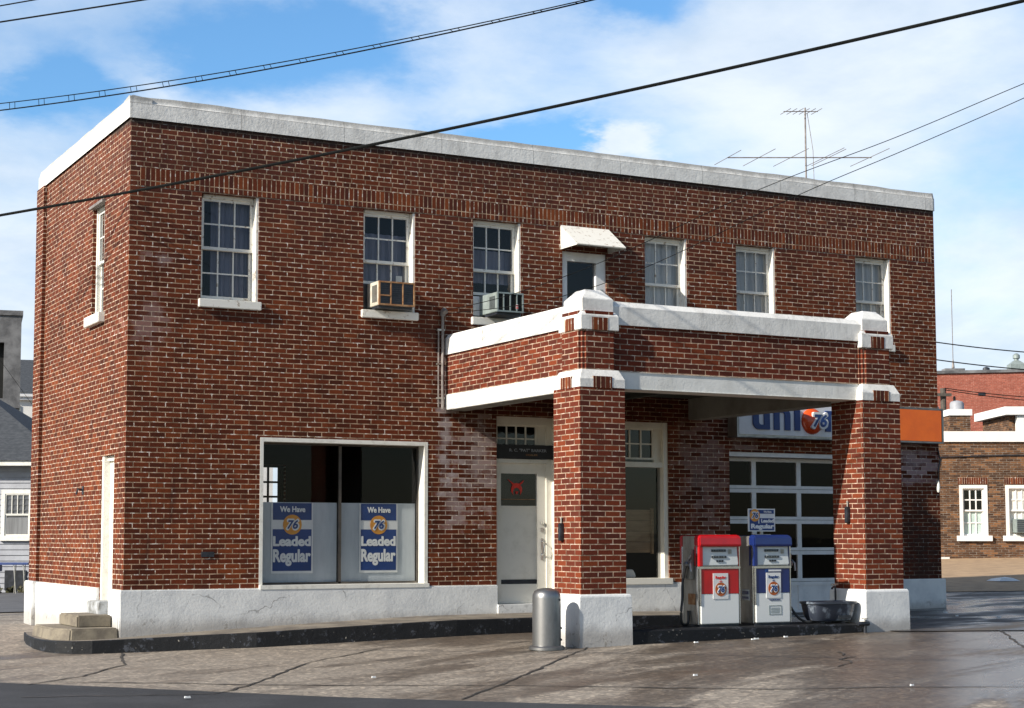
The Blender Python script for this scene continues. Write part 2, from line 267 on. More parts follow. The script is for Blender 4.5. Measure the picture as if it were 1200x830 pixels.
# ------------------------------------------------------------------ mesh helpers
class MB:
    def __init__(s): s.v = []; s.f = []; s.mi = []; s.uvf = {}
    def face(s, pts, mi=0, uv=None):
        i = len(s.v); s.v += [tuple(p) for p in pts]; s.f.append(list(range(i, i+len(pts)))); s.mi.append(mi)
        if uv: s.uvf[len(s.f)-1] = uv
        return s
    def box(s, x0, x1, y0, y1, z0, z1, mi=0):
        a = [(x0,y0,z0),(x1,y0,z0),(x1,y1,z0),(x0,y1,z0),(x0,y0,z1),(x1,y0,z1),(x1,y1,z1),(x0,y1,z1)]
        for q in ((0,3,2,1),(4,5,6,7),(0,1,5,4),(1,2,6,5),(2,3,7,6),(3,0,4,7)): s.face([a[i] for i in q], mi)
        return s
    def rings(s, rs, mi=0, cap=True):      # list of rings (same count), skinned
        i0 = len(s.v); n = len(rs[0])
        for r in rs: s.v += [tuple(p) for p in r]
        for k in range(len(rs)-1):
            for j in range(n):
                a = i0+k*n+j; b = i0+k*n+(j+1) % n
                s.f.append([a, b, b+n, a+n]); s.mi.append(mi)
        if cap:
            s.f.append([i0+j for j in reversed(range(n))]); s.mi.append(mi)
            s.f.append([i0+(len(rs)-1)*n+j for j in range(n)]); s.mi.append(mi)
        return s
    def sqrings(s, cx, cy, prof, mi=0):      # square frustum stack [(half, z)]
        return s.rings([[(cx-h, cy-h, z), (cx+h, cy-h, z), (cx+h, cy+h, z), (cx-h, cy+h, z)] for h, z in prof], mi)
    def lathe(s, cx, cy, prof, n=24, mi=0, cap=True):
        return s.rings([[(cx+r*math.cos(2*math.pi*j/n), cy+r*math.sin(2*math.pi*j/n), z) for j in range(n)] for r, z in prof], mi, cap)
    def tube(s, pts, r, n=8, mi=0, taper=1.0):
        P = [Vector(p) for p in pts]; rs = []; up = Vector((0, 0, 1))
        for k, p in enumerate(P):
            d = (P[min(k+1, len(P)-1)]-P[max(k-1, 0)]).normalized()
            a = d.cross(up)
            if a.length < .05: a = d.cross(Vector((0, 1, 0)))
            a.normalize(); b = a.cross(d).normalized()
            rr = r*(1+(taper-1)*k/max(1, len(P)-1))
            rs.append([p+rr*(math.cos(2*math.pi*j/n)*a+math.sin(2*math.pi*j/n)*b) for j in range(n)])
        return s.rings(rs, mi)
    def disc(s, cx, y, cz, r, n=32, mi=0, th=.003, rz=None):   # disc facing -y
        rz = rz or r
        ring = lambda yy: [(cx+r*math.cos(2*math.pi*j/n), yy, cz+rz*math.sin(2*math.pi*j/n)) for j in range(n)]
        return s.rings([ring(y+th), ring(y)], mi)
    def poly(s, pts, y, th=.003, mi=0):     # outline in xz facing -y
        return s.rings([[(x, y+th, z) for x, z in pts], [(x, y, z) for x, z in pts]], mi)
    def build(s, name, mat, parent=None, bevel=0.0, smooth=False, uvrot=False, loc=None):
        me = bpy.data.meshes.new(name); me.from_pydata(s.v, [], s.f)
        for m in (mat if isinstance(mat, (list, tuple)) else [mat]): me.materials.append(M[m] if isinstance(m, str) else m)
        me.polygons.foreach_set('material_index', s.mi)
        bm = bmesh.new(); bm.from_mesh(me)
        if bevel or smooth: bmesh.ops.remove_doubles(bm, verts=bm.verts, dist=1e-5)
        bmesh.ops.recalc_face_normals(bm, faces=bm.faces) if (bevel or smooth) else None
        if bevel:
            ed = [e for e in bm.edges if len(e.link_faces) == 2 and e.calc_face_angle(0) > .5]
            bmesh.ops.bevel(bm, geom=ed, offset=bevel, segments=2, affect='EDGES', clamp_overlap=True)
        bm.to_mesh(me); bm.free()
        if smooth:
            me.polygons.foreach_set('use_smooth', [True]*len(me.polygons))
            me.set_sharp_from_angle(angle=R(40))
        ul = me.uv_layers.new(name='UVMap')
        for p in me.polygons:
            nx, ny, nz = (abs(c) for c in p.normal)
            for li in p.loop_indices:
                co = me.vertices[me.loops[li].vertex_index].co
                if ny >= nx and ny >= nz: uv = (co.x, co.z)
                elif nx >= nz: uv = (co.y, co.z)
                else: uv = (co.x, co.y)
                ul.data[li].uv = (uv[1], uv[0]) if uvrot else uv
        o = bpy.data.objects.new(name, me); C.objects.link(o)
        if parent is not None: o.parent = parent
        if loc is not None: o.location = loc
        return o

def tag(o, label, cat, group=None):
    o['label'] = label; o['category'] = cat
    if group: o['group'] = group
    return o
def thing(name, label, cat, loc=(0, 0, 0), rz=0.0, group=None):
    o = bpy.data.objects.new(name, None); C.objects.link(o); o.empty_display_size = .2
    o.location = loc; o.rotation_euler = (0, 0, rz)
    return tag(o, label, cat, group)
def structure(o): o['kind'] = 'structure'; return o

def text(name, body, x0, x1, z0, z1, y, mat, parent, bold=.02, shear=0.0, th=.003, flip=False):
    cu = bpy.data.curves.new('lettering_curve', 'FONT'); cu.body = body; cu.size = 1; cu.offset = min(bold, .012); cu.shear = shear; cu.resolution_u = 4
    cu.extrude = .01
    ob = bpy.data.objects.new('lettering_tmp', cu); C.objects.link(ob)
    bpy.context.view_layer.update()
    dg = bpy.context.evaluated_depsgraph_get(); me = bpy.data.meshes.new_from_object(ob.evaluated_get(dg))
    bpy.data.objects.remove(ob); bpy.data.curves.remove(cu)
    xs = [v.co.x for v in me.vertices]; ys = [v.co.y for v in me.vertices]; ax, bx, ay, by = min(xs), max(xs), min(ys), max(ys)
    for v in me.vertices:
        u = (v.co.x-ax)/(bx-ax); w = (v.co.y-ay)/(by-ay); front = v.co.z > 0
        v.co = (x0+u*(x1-x0), y if front else y+th, z0+w*(z1-z0))
    ex = max(0.0, bold-.012)
    if ex > 0 and name not in ('emblem_outline', 'ball_outline') or ex > 0:
        nv = [v.co.copy() for v in me.vertices]; nf = [list(p.vertices) for p in me.polygons]
        ux, uz = ex*(x1-x0)/(bx-ax), ex*(z1-z0)/(by-ay); V_ = []; F_ = []
        offs = [(math.cos(2*math.pi*k/8), math.sin(2*math.pi*k/8)) for k in range(8)]+[(0, 0)]
        for k, (a_, b_) in enumerate(offs):
            o_ = len(V_); V_ += [(c.x+a_*ux, c.y-.00012*k, c.z+b_*uz) for c in nv]; F_ += [[i+o_ for i in f] for f in nf]
        me.clear_geometry(); me.from_pydata(V_, [], F_)
    me.materials.clear(); me.materials.append(M[mat]); me.name = name
    o = bpy.data.objects.new(name, me); C.objects.link(o); o.parent = parent
    return o

def wall(mb, axis, plane, inner, u0, u1, z0, z1, ops, mi_in=1):
    """brick wall slab between plane (outer) and inner, with rectangular openings (u0,u1,z0,z1)"""
    P = (lambda u, d, z: (u, d, z)) if axis == 'y' else (lambda u, d, z: (d, u, z))
    us = sorted({u0, u1, *[o[0] for o in ops], *[o[1] for o in ops]}); zs = sorted({z0, z1, *[o[2] for o in ops], *[o[3] for o in ops]})
    for a, b in zip(us, us[1:]):
        for c, d in zip(zs, zs[1:]):
            mu, mz = (a+b)/2, (c+d)/2
            if any(o[0] < mu < o[1] and o[2] < mz < o[3] for o in ops): continue
            mb.face([P(a, plane, c), P(b, plane, c), P(b, plane, d), P(a, plane, d)])
            mb.face([P(a, inner, c), P(b, inner, c), P(b, inner, d), P(a, inner, d)], mi_in)
    for a, b, c, d in ops:
        mb.face([P(a, plane, c), P(a, inner, c), P(a, inner, d), P(a, plane, d)])
        mb.face([P(b, plane, c), P(b, inner, c), P(b, inner, d), P(b, plane, d)])
        mb.face([P(a, plane, d), P(b, plane, d), P(b, inner, d), P(a, inner, d)])
        mb.face([P(a, plane, c), P(b, plane, c), P(b, inner, c), P(a, inner, c)])

F, YAW, PIT = 1958.3452, .4732, .0840
CP = Vector((-6.0186, -21.7967, .6826))
fw = Vector((math.sin(YAW)*math.cos(PIT), math.cos(YAW)*math.cos(PIT), math.sin(PIT))); rt = Vector((math.cos(YAW), -math.sin(YAW), 0)); up = rt.cross(fw)

# ------------------------------------------------------------------ terrain
def sstep(a, b, x):
    t = max(0.0, min(1.0, (x-a)/(b-a))); return t*t*(3-2*t)
def plin(x, pts):
    if x <= pts[0][0]: return pts[0][1]
    for (a, va), (b, vb) in zip(pts, pts[1:]):
        if x <= b: return va+(vb-va)*(x-a)/(b-a)
    return pts[-1][1]
def H(x, y):
    z = plin(x, [(-3, -.82), (0, -.785), (4.6, -.635), (9, -.562), (14, -.505), (17, -.48)])
    s = .75*(x-14)+.42*y
    if x > 8: z += min(max(s, 0), 22)*.029*sstep(8, 15, x)
    if x < 4 and y > 0: z += min(y, 6)*.022*(1-sstep(0, 4, x))*(1-sstep(7, 14, y))
    if y < -5: z -= min((-5-y)*.008, .08)
    return z
L0 = Vector((-2.37, -3.95)); LD = Vector((.612, -.791)); LN = Vector((.791, .612))
def lab(a, b): q = L0+LD*a+LN*b; return q.x, q.y
def frange(a, b, st):
    n = max(1, int(round((b-a)/st))); return [a+(b-a)*i/n for i in range(n+1)]
def sheet(name, mat, us, vs, fn, off, kind='structure'):
    mb = MB(); idx = {}
    for i, u in enumerate(us):
        for j, v in enumerate(vs):
            x, y = fn(u, v); mb.v.append((x, y, H(x, y)+off)); idx[i, j] = len(mb.v)-1
    for i in range(len(us)-1):
        for j in range(len(vs)-1):
            mb.f.append([idx[i, j], idx[i+1, j], idx[i+1, j+1], idx[i, j+1]]); mb.mi.append(0)
    o = mb.build(name, mat); o['kind'] = kind; return o
far = [-900, -400, -200, -120, -80]
sheet('ground', 'earth', far+frange(-60, 60, 2)+[80, 120, 200, 400, 900], far+frange(-60, 60, 2)+[80, 120, 200, 400, 900], lambda u, v: (u, v), -.06)
sheet('lot', 'lot', frange(-14, 26, .4), frange(0, 26, .4), lab, 0)
sheet('road', 'asphalt', frange(-40, 40, 1), frange(-14, 0, .7), lab, 0)
def quad(p00, p10, p01, p11):
    return lambda u, v: tuple((1-u)*(1-v)*a+u*(1-v)*b+(1-u)*v*c+u*v*d for a, b, c, d in zip(p00, p10, p01, p11))
U = frange(0, 1, .025)
sheet('wet_apron', 'asphalt_wet', U, U, quad((9.25, -4.5), (26, -13), (9.25, 9), (26, 9.5)), .012)
sheet('gravel_lot', 'gravel', U, U, quad((16.1, 3.55), (33, -5.2), (24.5, 26), (50, 12)), .024)
sheet('side_street', 'asphalt_grey', U, U, quad((-12, 12.4), (12, .2+6.4), (-6, 26), (16, 20.9)), .02)
# joints and cracks in the lot
def ribbon(mb, pts, w, wob=.02):
    P = []
    for (a, b), (c, d) in zip(pts, pts[1:]):
        n = max(2, int(math.hypot(c-a, d-b)/.18))
        for k in range(n): P.append((a+(c-a)*k/n+random.uniform(-wob, wob), b+(d-b)*k/n+random.uniform(-wob, wob)))
    P.append(pts[-1])
    prev = None
    for k, p in enumerate(P):
        q = P[min(k+1, len(P)-1)]; o = P[max(k-1, 0)]; dx, dy = q[0]-o[0], q[1]-o[1]; l = math.hypot(dx, dy) or 1
        ww = w*random.uniform(.5, 1.3); e = (-dy/l*ww, dx/l*ww)
        cur = ((p[0]+e[0], p[1]+e[1], H(*p)+.007), (p[0]-e[0], p[1]-e[1], H(*p)+.007))
        if prev: mb.face([prev[0], cur[0], cur[1], prev[1]])
        prev = cur
jm = MB()
ribbon(jm, [(-.15, -.55), (-.64, -2.4), (-1.45, -3.7), (-2.2, -4.4)], .016)
ribbon(jm, [(4.55, -4.3), (2.2, -6.8), (.9, -8.1)], .018)
ribbon(jm, [(-1.9, -4.2), (-.6, -5.3), (1.8, -7.38), (3.5, -9.21), (5.46, -10.42), (8, -12.3)], .02)
ribbon(jm, [(-2.5, -5.6), (-.8, -6.3), (.0, -5.3), (1.2, -3.6), (2.6, -2.5)], .016, .04)
ribbon(jm, [(6.55, -6.57), (6.25, -6.95), (6.3, -7.1), (5.9, -7.35), (5.75, -7.7), (5.35, -7.95)], .018, .04)
ribbon(jm, [(9.7, -4.45), (12, -5.6), (15, -7.2), (20, -9.7)], .022)
ribbon(jm, [(10.6, -4.9), (8.4, -7.6), (7, -9.3), (6.2, -10.6)], .014)
structure(jm.build('lot_joints', noisy('tar_joint', (.02, .018, .016), (.07, .06, .05), 9, .7)))

# raised pavement with black kerb
def SZ(x): return plin(x, [(-1.2, -.645), (0, -.61), (1.9, -.52), (4.2, -.425), (6, -.41), (9.6, -.45)])
edge = [(-.80, 2.2), (-.92, 1.5), (-.98, .75), (-.96, .3), (-.88, -.04), (-.73, -.28), (-.5, -.41), (-.1, -.47), (.8, -.72), (1.5, -1.0), (2.7, -1.12), (4.25, -1.32), (6, -1.4), (8, -1.4), (9.65, -1.4)]
inner = [(0.1, 2.2), (.1, 1.5), (.1, .75), (.1, .3), (.1, .2), (.1, .15), (.1, .12), (.12, .1), (.8, .1), (1.5, .1), (2.7, .1), (4.25, .1), (6, .1), (8, .1), (9.65, .1)]
pv = MB(); kb = MB()
def kin(i):  # kerb inner line, 0.13 in from the edge
    e, q = Vector(edge[i]), Vector(inner[i]); return e+(q-e).normalized()*.13
for i in range(len(edge)-1):
    a, b = edge[i], edge[i+1]; ka, kb_ = kin(i), kin(i+1); ia, ib = inner[i], inner[i+1]
    za, zb = SZ(a[0]), SZ(b[0])
    pv.face([(ka.x, ka.y, za), (kb_.x, kb_.y, zb), (ib[0], ib[1], zb), (ia[0], ia[1], za)])
    g = -.15
    kb.face([(a[0], a[1], min(za-.1, H(*a))-.05), (b[0], b[1], min(zb-.1, H(*b))-.05), (b[0], b[1], zb-.012), (a[0], a[1], za-.012)])
    m1 = Vector(a)+(ka-Vector(a))*.12; m2 = Vector(b)+(kb_-Vector(b))*.12
    kb.face([(a[0], a[1], za-.012), (b[0], b[1], zb-.012), (m2.x, m2.y, zb+.001), (m1.x, m1.y, za+.001)])
    kb.face([(m1.x, m1.y, za+.001), (m2.x, m2.y, zb+.001), (kb_.x, kb_.y, zb+.001), (ka.x, ka.y, za+.001)], 1)
e0 = edge[-1]; kb.face([(e0[0], e0[1], -.8), (e0[0], .1, -.8), (e0[0], .1, SZ(9.6)), (e0[0], e0[1], SZ(9.6))])
e0 = edge[0]; kb.face([(e0[0], e0[1], -.8), (.1, e0[1], -.8), (.1, e0[1], SZ(-.9)), (e0[0], e0[1], SZ(-.9))])
structure(pv.build('pavement', 'walk')); structure(kb.build('kerb', ['kerb', 'walk']))

# ------------------------------------------------------------------ the brick building
W, D, T = 14.15, 5.37, .30
ZB, ZT = 6.34, 6.645
bld = thing('brick_building', 'two-storey red brick filling station with white coping and a drive-through canopy on brick pillars', 'building')
WIN = [(1.005, 1.832), (3.417, 4.237), (5.185, 5.995), (8.208, 9.0), (9.955, 10.734), (12.404, 13.162)]
WZ0, WZ1 = 3.94, 5.41
SHOP = (1.885, 4.447, -.01, 2.07); DOOR = (5.575, 6.62, -.29, 2.49); DISP = (7.05, 8.61, .04, 2.48); GAR = (9.77, 12.9, -.7, 2.06); UDOOR = (6.714, 7.5, 3.1, 5.05)
mb = MB()
wall(mb, 'y', 0, T, 0, W, -.9, ZB, [(a, b, WZ0-.06, WZ1) for a, b in WIN]+[SHOP, DOOR, DISP, GAR, UDOOR])
LW = (1.28, 1.93, 3.84, 5.42); LDR = (.55, 1.20, -.3, 1.815)
wall(mb, 'x', 0, T, 0, D, -.9, ZB, [LW, LDR])
BW = (3.3, 4.19, .85, 1.93)
wall(mb, 'y', D, D-T, 0, W, -.9, ZB, [BW])
wall(mb, 'x', W, W-T, 0, D, -.9, ZB, [])
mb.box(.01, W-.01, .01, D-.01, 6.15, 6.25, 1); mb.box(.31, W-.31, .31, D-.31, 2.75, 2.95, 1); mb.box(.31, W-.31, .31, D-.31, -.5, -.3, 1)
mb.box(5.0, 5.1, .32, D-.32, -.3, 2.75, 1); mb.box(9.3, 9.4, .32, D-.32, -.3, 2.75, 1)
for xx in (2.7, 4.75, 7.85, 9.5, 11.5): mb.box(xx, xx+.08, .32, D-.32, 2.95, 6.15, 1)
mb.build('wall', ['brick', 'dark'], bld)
mb = MB(); mb.box(-.055, .0, D-.5, D+.002, .012, ZB-.01); mb.build('corner_pilaster', 'brick', bld)
# soldier course of upright bricks, 4 mm proud
mb = MB()
mb.box(.14, W-.06, -.005, .02, 5.425, 5.67); mb.build('soldier_course', 'soldier', bld, uvrot=True)
# plinth
mb = MB()
for q in ((-.055, 5.57, -.055, .03), (6.63, 9.745, -.055, .03), (12.905, W+.05, -.055, .03), (-.055, .03, 1.21, D-.5), (-.055, .03, .032, .545), (W+.001, W+.05, .032, D)):
    mb = MB(); mb.box(*q, -.95, 0); mb.build('plinth', 'stucco', bld, bevel=.012)
mb = MB(); mb.box(-.11, .03, D-.498, D+.05, -.95, .01); mb.build('plinth', 'stucco', bld, bevel=.012)
# parapet coping with an irregular weathered top
mb = MB()
def coping_run(p0, p1, nrm, n):
    d = (Vector(p1)-Vector(p0)); N = Vector(nrm); prev = None
    for k in range(n+1):
        q = Vector(p0)+d*k/n; j = random.uniform(-.008, .008) if 0 < k < n else 0
        prof = [(N*.03, ZB-.005), (N*.03, ZB+.205+j*.4), (N*.018, ZB+.215+j*.4), (N*.0-N*.0, ZT-.004+j), (-N*.02, ZT+j), (-N*.28, ZT-.03), (-N*.28, ZB-.005)]
        cur = [(q.x+o.x, q.y+o.y, z) for o, z in prof]
        if prev:
            for a in range(len(prof)-1): mb.face([prev[a], cur[a], cur[a+1], prev[a+1]])
        else: mb.face(cur)
        prev = cur
    mb.face(prev)
coping_run((-.028, 0), (W-.03, 0), (0, -1), 46); coping_run((0, D), (0, -.028), (-1, 0), 18)
coping_run((W, 0), (W, D), (1, 0), 12); coping_run((W, D), (0, D), (0, 1), 12)
mb.box(-.029, .02, -.029, .02, ZB-.004, ZT-.012)
mb.build('parapet_coping', 'coping', bld)

def sash(mb, x0, x1, z0, z1, y, cols, rows, rail=.042, mun=.02, th=.035, axis='y'):
    def bx(a, b, c, d, yy0, yy1):
        if axis == 'y': mb.box(a, b, yy0, yy1, c, d)
        else: mb.box(yy0, yy1, a, b, c, d)
    bx(x0, x0+rail, z0, z1, y, y+th); bx(x1-rail, x1, z0, z1, y, y+th)
    bx(x0+rail, x1-rail, z0, z0+rail, y, y+th); bx(x0+rail, x1-rail, z1-rail, z1, y, y+th)
    for i in range(1, cols):
        c = x0+rail+(x1-x0-2*rail)*i/cols; bx(c-mun/2, c+mun/2, z0+rail, z1-rail, y+.006, y+th-.006)
    for i in range(1, rows):
        c = z0+rail+(z1-z0-2*rail)*i/rows; bx(x0+rail, x1-rail, c-mun/2, c+mun/2, y+.008, y+th-.008)

def hung_window(x0, x1, label, low=None, lowrows=2, mid=None):
    f = MB(); y = .09
    f.box(x0, x0+.03, y, y+.15, WZ0, WZ1-.002); f.box(x1-.045, x1, y, y+.15, WZ0, WZ1-.002)
    f.box(x0+.055, x1-.055, y, y+.15, WZ1-.045, WZ1-.002); f.box(x0+.055, x1-.055, y+.03, y+.15, WZ0, WZ0+.03)
    f.box(x1-.035, x1-.001, .012, y, WZ0, WZ1-.004)
    o = f.build('window', 'white_old', bld); o['label'] = label
    a, b = x0+.03, x1-.045; mid = mid or (WZ0+.03+WZ1-.045)/2
    s = MB(); sash(s, a, b, mid-.02, WZ1-.045, y+.03, 3, 2); s.build('upper_sash', 'white_old', o)
    s = MB(); lz = low if low else WZ0+.03
    sash(s, a, b, lz, mid+.02, y+.075, 3, lowrows); s.build('lower_sash', 'white_old', o)
    g = MB(); g.face([(a, y+.048, mid), (b, y+.048, mid), (b, y+.048, WZ1-.05), (a, y+.048, WZ1-.05)])
    g.face([(a, y+.092, lz), (b, y+.092, lz), (b, y+.092, mid), (a, y+.092, mid)]); g.build('pane', 'glass', o)
    g = MB(); g.box(x0-.035, x1+.035, -.055, .1, 3.825, WZ0); g.build('sill', 'white_old', o, bevel=.008)
    return o
hung_window(*WIN[0], 'leftmost upstairs window over the shop window')
hung_window(*WIN[1], 'upstairs window with the rusty air conditioner', low=4.345, lowrows=1)
hung_window(*WIN[2], 'upstairs window with the grey air conditioner', low=4.30, lowrows=1)
hung_window(*WIN[3], 'upstairs window just right of the upper door')
hung_window(*WIN[4], 'upstairs window above the garage door')
hung_window(*WIN[5], 'rightmost upstairs window')
def curtain(x0, x1, z0, z1, y, mat, label, gap=None, sag=0):
    mb = MB(); n = 40; prev = None
    for k in range(n+1):
        u = k/n; x = x0+(x1-x0)*u
        yy = y+.018*math.sin(u*37+random.random()*.4)+.008*math.sin(u*90)
        cur = ((x, yy, z0), (x, yy, z1))
        if prev: mb.face([prev[0], cur[0], cur[1], prev[1]])
        prev = cur
    o = mb.build('curtain', mat, smooth=True); return tag(o, label, 'curtain', 'curtains behind the upstairs windows')
curtain(1.22, 1.80, 4.0, 5.36, .262, 'curtain', 'dim blue-grey curtain behind the leftmost upstairs window')
curtain(3.44, 4.2, 4.0, 5.1, .262, 'curtain', 'blue-grey curtain above the rusty air conditioner')
curtain(5.2, 5.98, 4.5, 5.0, .28, 'curtain', 'short grey curtain above the grey-green air conditioner')
curtain(8.22, 8.99, 4.0, 5.38, .25, 'curtain_pale', 'pale pleated curtain in the window right of the upper door awning')
curtain(9.97, 10.72, 4.0, 5.38, .25, 'curtain_pale', 'grey pleated curtain in the upstairs window above the garage door')
curtain(12.42, 13.15, 4.0, 5.38, .252, 'curtain_pale', 'grey curtain in the rightmost upstairs window')
# paper notice in the second window
nb = MB(); nb.box(4.02, 4.12, .2, .204, 4.385, 4.5); tag(nb.build('paper_notice', 'paper'), 'small white paper stuck in the window above the rusty air conditioner', 'paper notice')

# left wall window and door
f = MB()
f.box(.065, .25, LW[0], LW[0]+.03, LW[2], LW[3]-.002); f.box(.055, .25, LW[1]-.06, LW[1], LW[2], LW[3]-.002); f.box(.06, .25, LW[0]+.03, LW[1]-.06, LW[3]-.05, LW[3]-.002)
o = f.build('window', 'white', bld); o['label'] = 'narrow window on the left side wall'
s = MB(); sash(s, LW[0]+.03, LW[1]-.06, 4.6, 5.37, .075, 2, 2, axis='x'); s.build('upper_sash', 'white', o)
s = MB(); sash(s, LW[0]+.03, LW[1]-.06, 3.87, 4.64, .115, 2, 2, axis='x'); s.build('lower_sash', 'white', o)
g = MB(); g.face([(.092, LW[0], 4.62), (.092, LW[1], 4.62), (.092, LW[1], 5.4), (.092, LW[0], 5.4)]); g.face([(.132, LW[0], 3.86), (.132, LW[1], 3.86), (.132, LW[1], 4.62), (.132, LW[0], 4.62)]); g.build('pane', 'glass', o)
g = MB(); g.box(-.09, .12, LW[0]-.08, LW[1]+.08, 3.70, LW[2]); g.build('sill', 'white', o, bevel=.008)
g = MB(); g.box(-.05, .11, LW[0]-.03, LW[1]+.04, LW[3]-.004, LW[3]+.035); g.build('lintel_flashing', 'pipe', o)
f = MB()
f.box(.06, .2, LDR[0], LDR[0]+.06, LDR[2], LDR[3]-.002); f.box(.01, .2, LDR[1]-.09, LDR[1], LDR[2], LDR[3]-.002); f.box(.06, .2, LDR[0]+.06, LDR[1]-.09, LDR[3]-.07, LDR[3]-.002)
d = f.build('door_frame', 'white', bld); d['label'] = 'white frame of the side door up the concrete steps'
g = MB(); g.box(.10, .15, LDR[0]+.06, LDR[1]-.09, LDR[2]+.12, LDR[3]-.07)
for z0, z1 in ((.05, .75), (.9, 1.62)): g.box(.092, .10, LDR[0]+.14, LDR[1]-.17, z0, z1)
g.build('door', 'white', d, bevel=.004)
g = MB(); g.lathe(.07, .66, [(.004, .70), (.03, .71), (.034, .74), (.02, .765), (.004, .77)], 12); g.build('door_knob', 'steel', d)

# shop window
x0, x1, z0, z1 = SHOP
f = MB()
f.box(x0, x0+.05, .0-.004, .26, z0+.05, z1); f.box(x1-.055, x1, -.004, .27, z0+.05, z1); f.box(x0+.05, x1-.055, -.003, .26, z1-.055, z1); f.box(x0, x1, -.062, .27, z0-.005, z0+.05)
o = f.build('shop_window', 'white', bld); o['label'] = 'large two-pane shop window with a pale board across its lower half'
s = MB(); xm = 3.16
for a, b in ((x0+.05, x0+.07), (x1-.075, x1-.055), (xm-.02, xm+.02)): s.box(a, b, .19, .23, z0+.05, z1-.055)
s.box(x0+.07, x1-.075, .19, .23, z0+.05, z0+.08); s.box(x0+.07, x1-.075, .19, .23, z1-.08, z1-.055)
s.build('pane_frame', noisy('dark_frame_metal', (.10, .085, .07), (.05, .045, .04), 5, .5, metal=.3), o)
g = MB(); g.face([(x0+.06, .21, z0+.06), (x1-.06, .21, z0+.06), (x1-.06, .21, z1-.06), (x0+.06, .21, z1-.06)]); g.build('pane', 'shopglass', o)
g = MB(); g.box(x0+.07, xm-.02, .262, .272, z0+.06, 1.185); g.box(xm+.02, x1-.08, .262, .272, z0+.06, 1.185); g.build('backing_board', 'panel', o)
def seventysix(parent, cx, cz, r, y, ball='orange_print', outline='paper', digits='poster_blue', k=1.0):
    g = MB(); g.disc(cx, y, cz, r, 36, rz=r*k); g.build('emblem_disc', ball, parent)
    text('emblem_outline', '76', cx-.62*r, cx+.66*r, cz-.50*r, cz+.52*r, y-.003, outline, parent, bold=.085, shear=.22)
    text('emblem_digits', '76', cx-.54*r, cx+.58*r, cz-.42*r, cz+.44*r, y-.006, digits, parent, bold=.028, shear=.22)
for px0, px1, lb in ((2.165, 2.76, 'left'), (3.50, 4.07, 'right')):
    y = .25; zb, zt = .215, 1.18; w = px1-px0; h = zt-zb
    t = thing('poster', 'blue and white leaded petrol poster in the %s pane of the shop window' % lb, 'poster', (px0, y, zb), 0, 'posters in the shop window')
    g = MB(); g.box(-.015, w+.015, 0, .004, -.022, h); g.build('sheet', 'paper', t)
    Z = lambda fr: h*(1-fr)
    g = MB(); g.box(.008, w-.008, -.003, -.0005, Z(.25), Z(.004)); g.box(.008, w-.008, -.003, -.0005, .012, Z(.385)); g.build('blue_field', 'poster_blue', t)
    seventysix(t, w*.5, Z(.318), w*.235, -.006, k=1.0)
    text('heading', 'We Have', w*.19, w*.82, Z(.135), Z(.055), -.006, 'paper', t, bold=.035)
    text('lettering', 'Leaded', w*.03, w*.96, Z(.625), Z(.49), -.006, 'paper', t, bold=.045)
    text('lettering', 'Regular', w*.03, w*.96, Z(.91), Z(.68), -.006, 'paper', t, bold=.04)
# view through the shop: barred window in the rear wall
f = MB(); f.box(BW[0], BW[0]+.05, D-.2, D-.1, BW[2], BW[3]); f.box(BW[1]-.05, BW[1], D-.2, D-.1, BW[2], BW[3]); f.box(BW[0]+.05, BW[1]-.05, D-.2, D-.1, BW[2], BW[2]+.04)
o = f.build('window', 'dark', bld); s = MB(); sash(s, BW[0]+.05, BW[1]-.05, BW[2], BW[3], D-.18, 4, 4, mun=.035); s.build('muntins', 'dark', o)
g = MB(); g.face([(BW[0], D-.15, BW[2]), (BW[1], D-.15, BW[2]), (BW[1], D-.15, BW[3]), (BW[0], D-.15, BW[3])]); g.build('pane', 'glass', o)

# entrance door with transom
x0, x1, z0, z1 = DOOR; y = .12
f = MB()
f.box(x0, x0+.05, y-.05, y+.12, z0, z1); f.box(6.475, x1, y-.02, y+.12, z0, z1); f.box(x0+.05, 6.475, y-.05, y+.12, z1-.11, z1); f.box(x0+.05, 6.475, y-.05, y+.12, 1.80, 1.86)
f.box(x1-.05, x1-.002, 0-.004, y-.02, z0, z1)
d = f.build('door_frame', 'cream', bld); d['label'] = 'cream frame of the canopied shop door'
g = MB(); a, b = x0+.05, 6.475
g.box(a, a+.085, y, y+.05, z0+.01, 1.80); g.box(b-.15, b, y, y+.05, z0+.01, 1.80); g.box(a+.085, b-.15, y, y+.05, 1.645, 1.80); g.box(a+.085, b-.15, y, y+.05, z0+.01, .005); g.box(a+.085, b-.15, y+.02, y+.045, .07, 1.15); g.box(a+.085, b-.15, y+.003, y+.048, 1.148, 1.165)
g.build('door', 'cream', d, bevel=.003)
g = MB(); g.face([(a+.08, y+.024, 1.16), (b-.15, y+.024, 1.16), (b-.15, y+.024, 1.65), (a+.08, y+.024, 1.65)]); g.build('door_glass', 'glass', d)
g = MB(); g.box(a+.084, b-.149, y+.01, y+.018, 0.008, .066); g.build('kick_strip', 'black', d); g = MB(); g.box(a+.08, b-.15, y+.06, y+.07, 1.1, 1.66); g.build('glass_backing', 'dark', d)
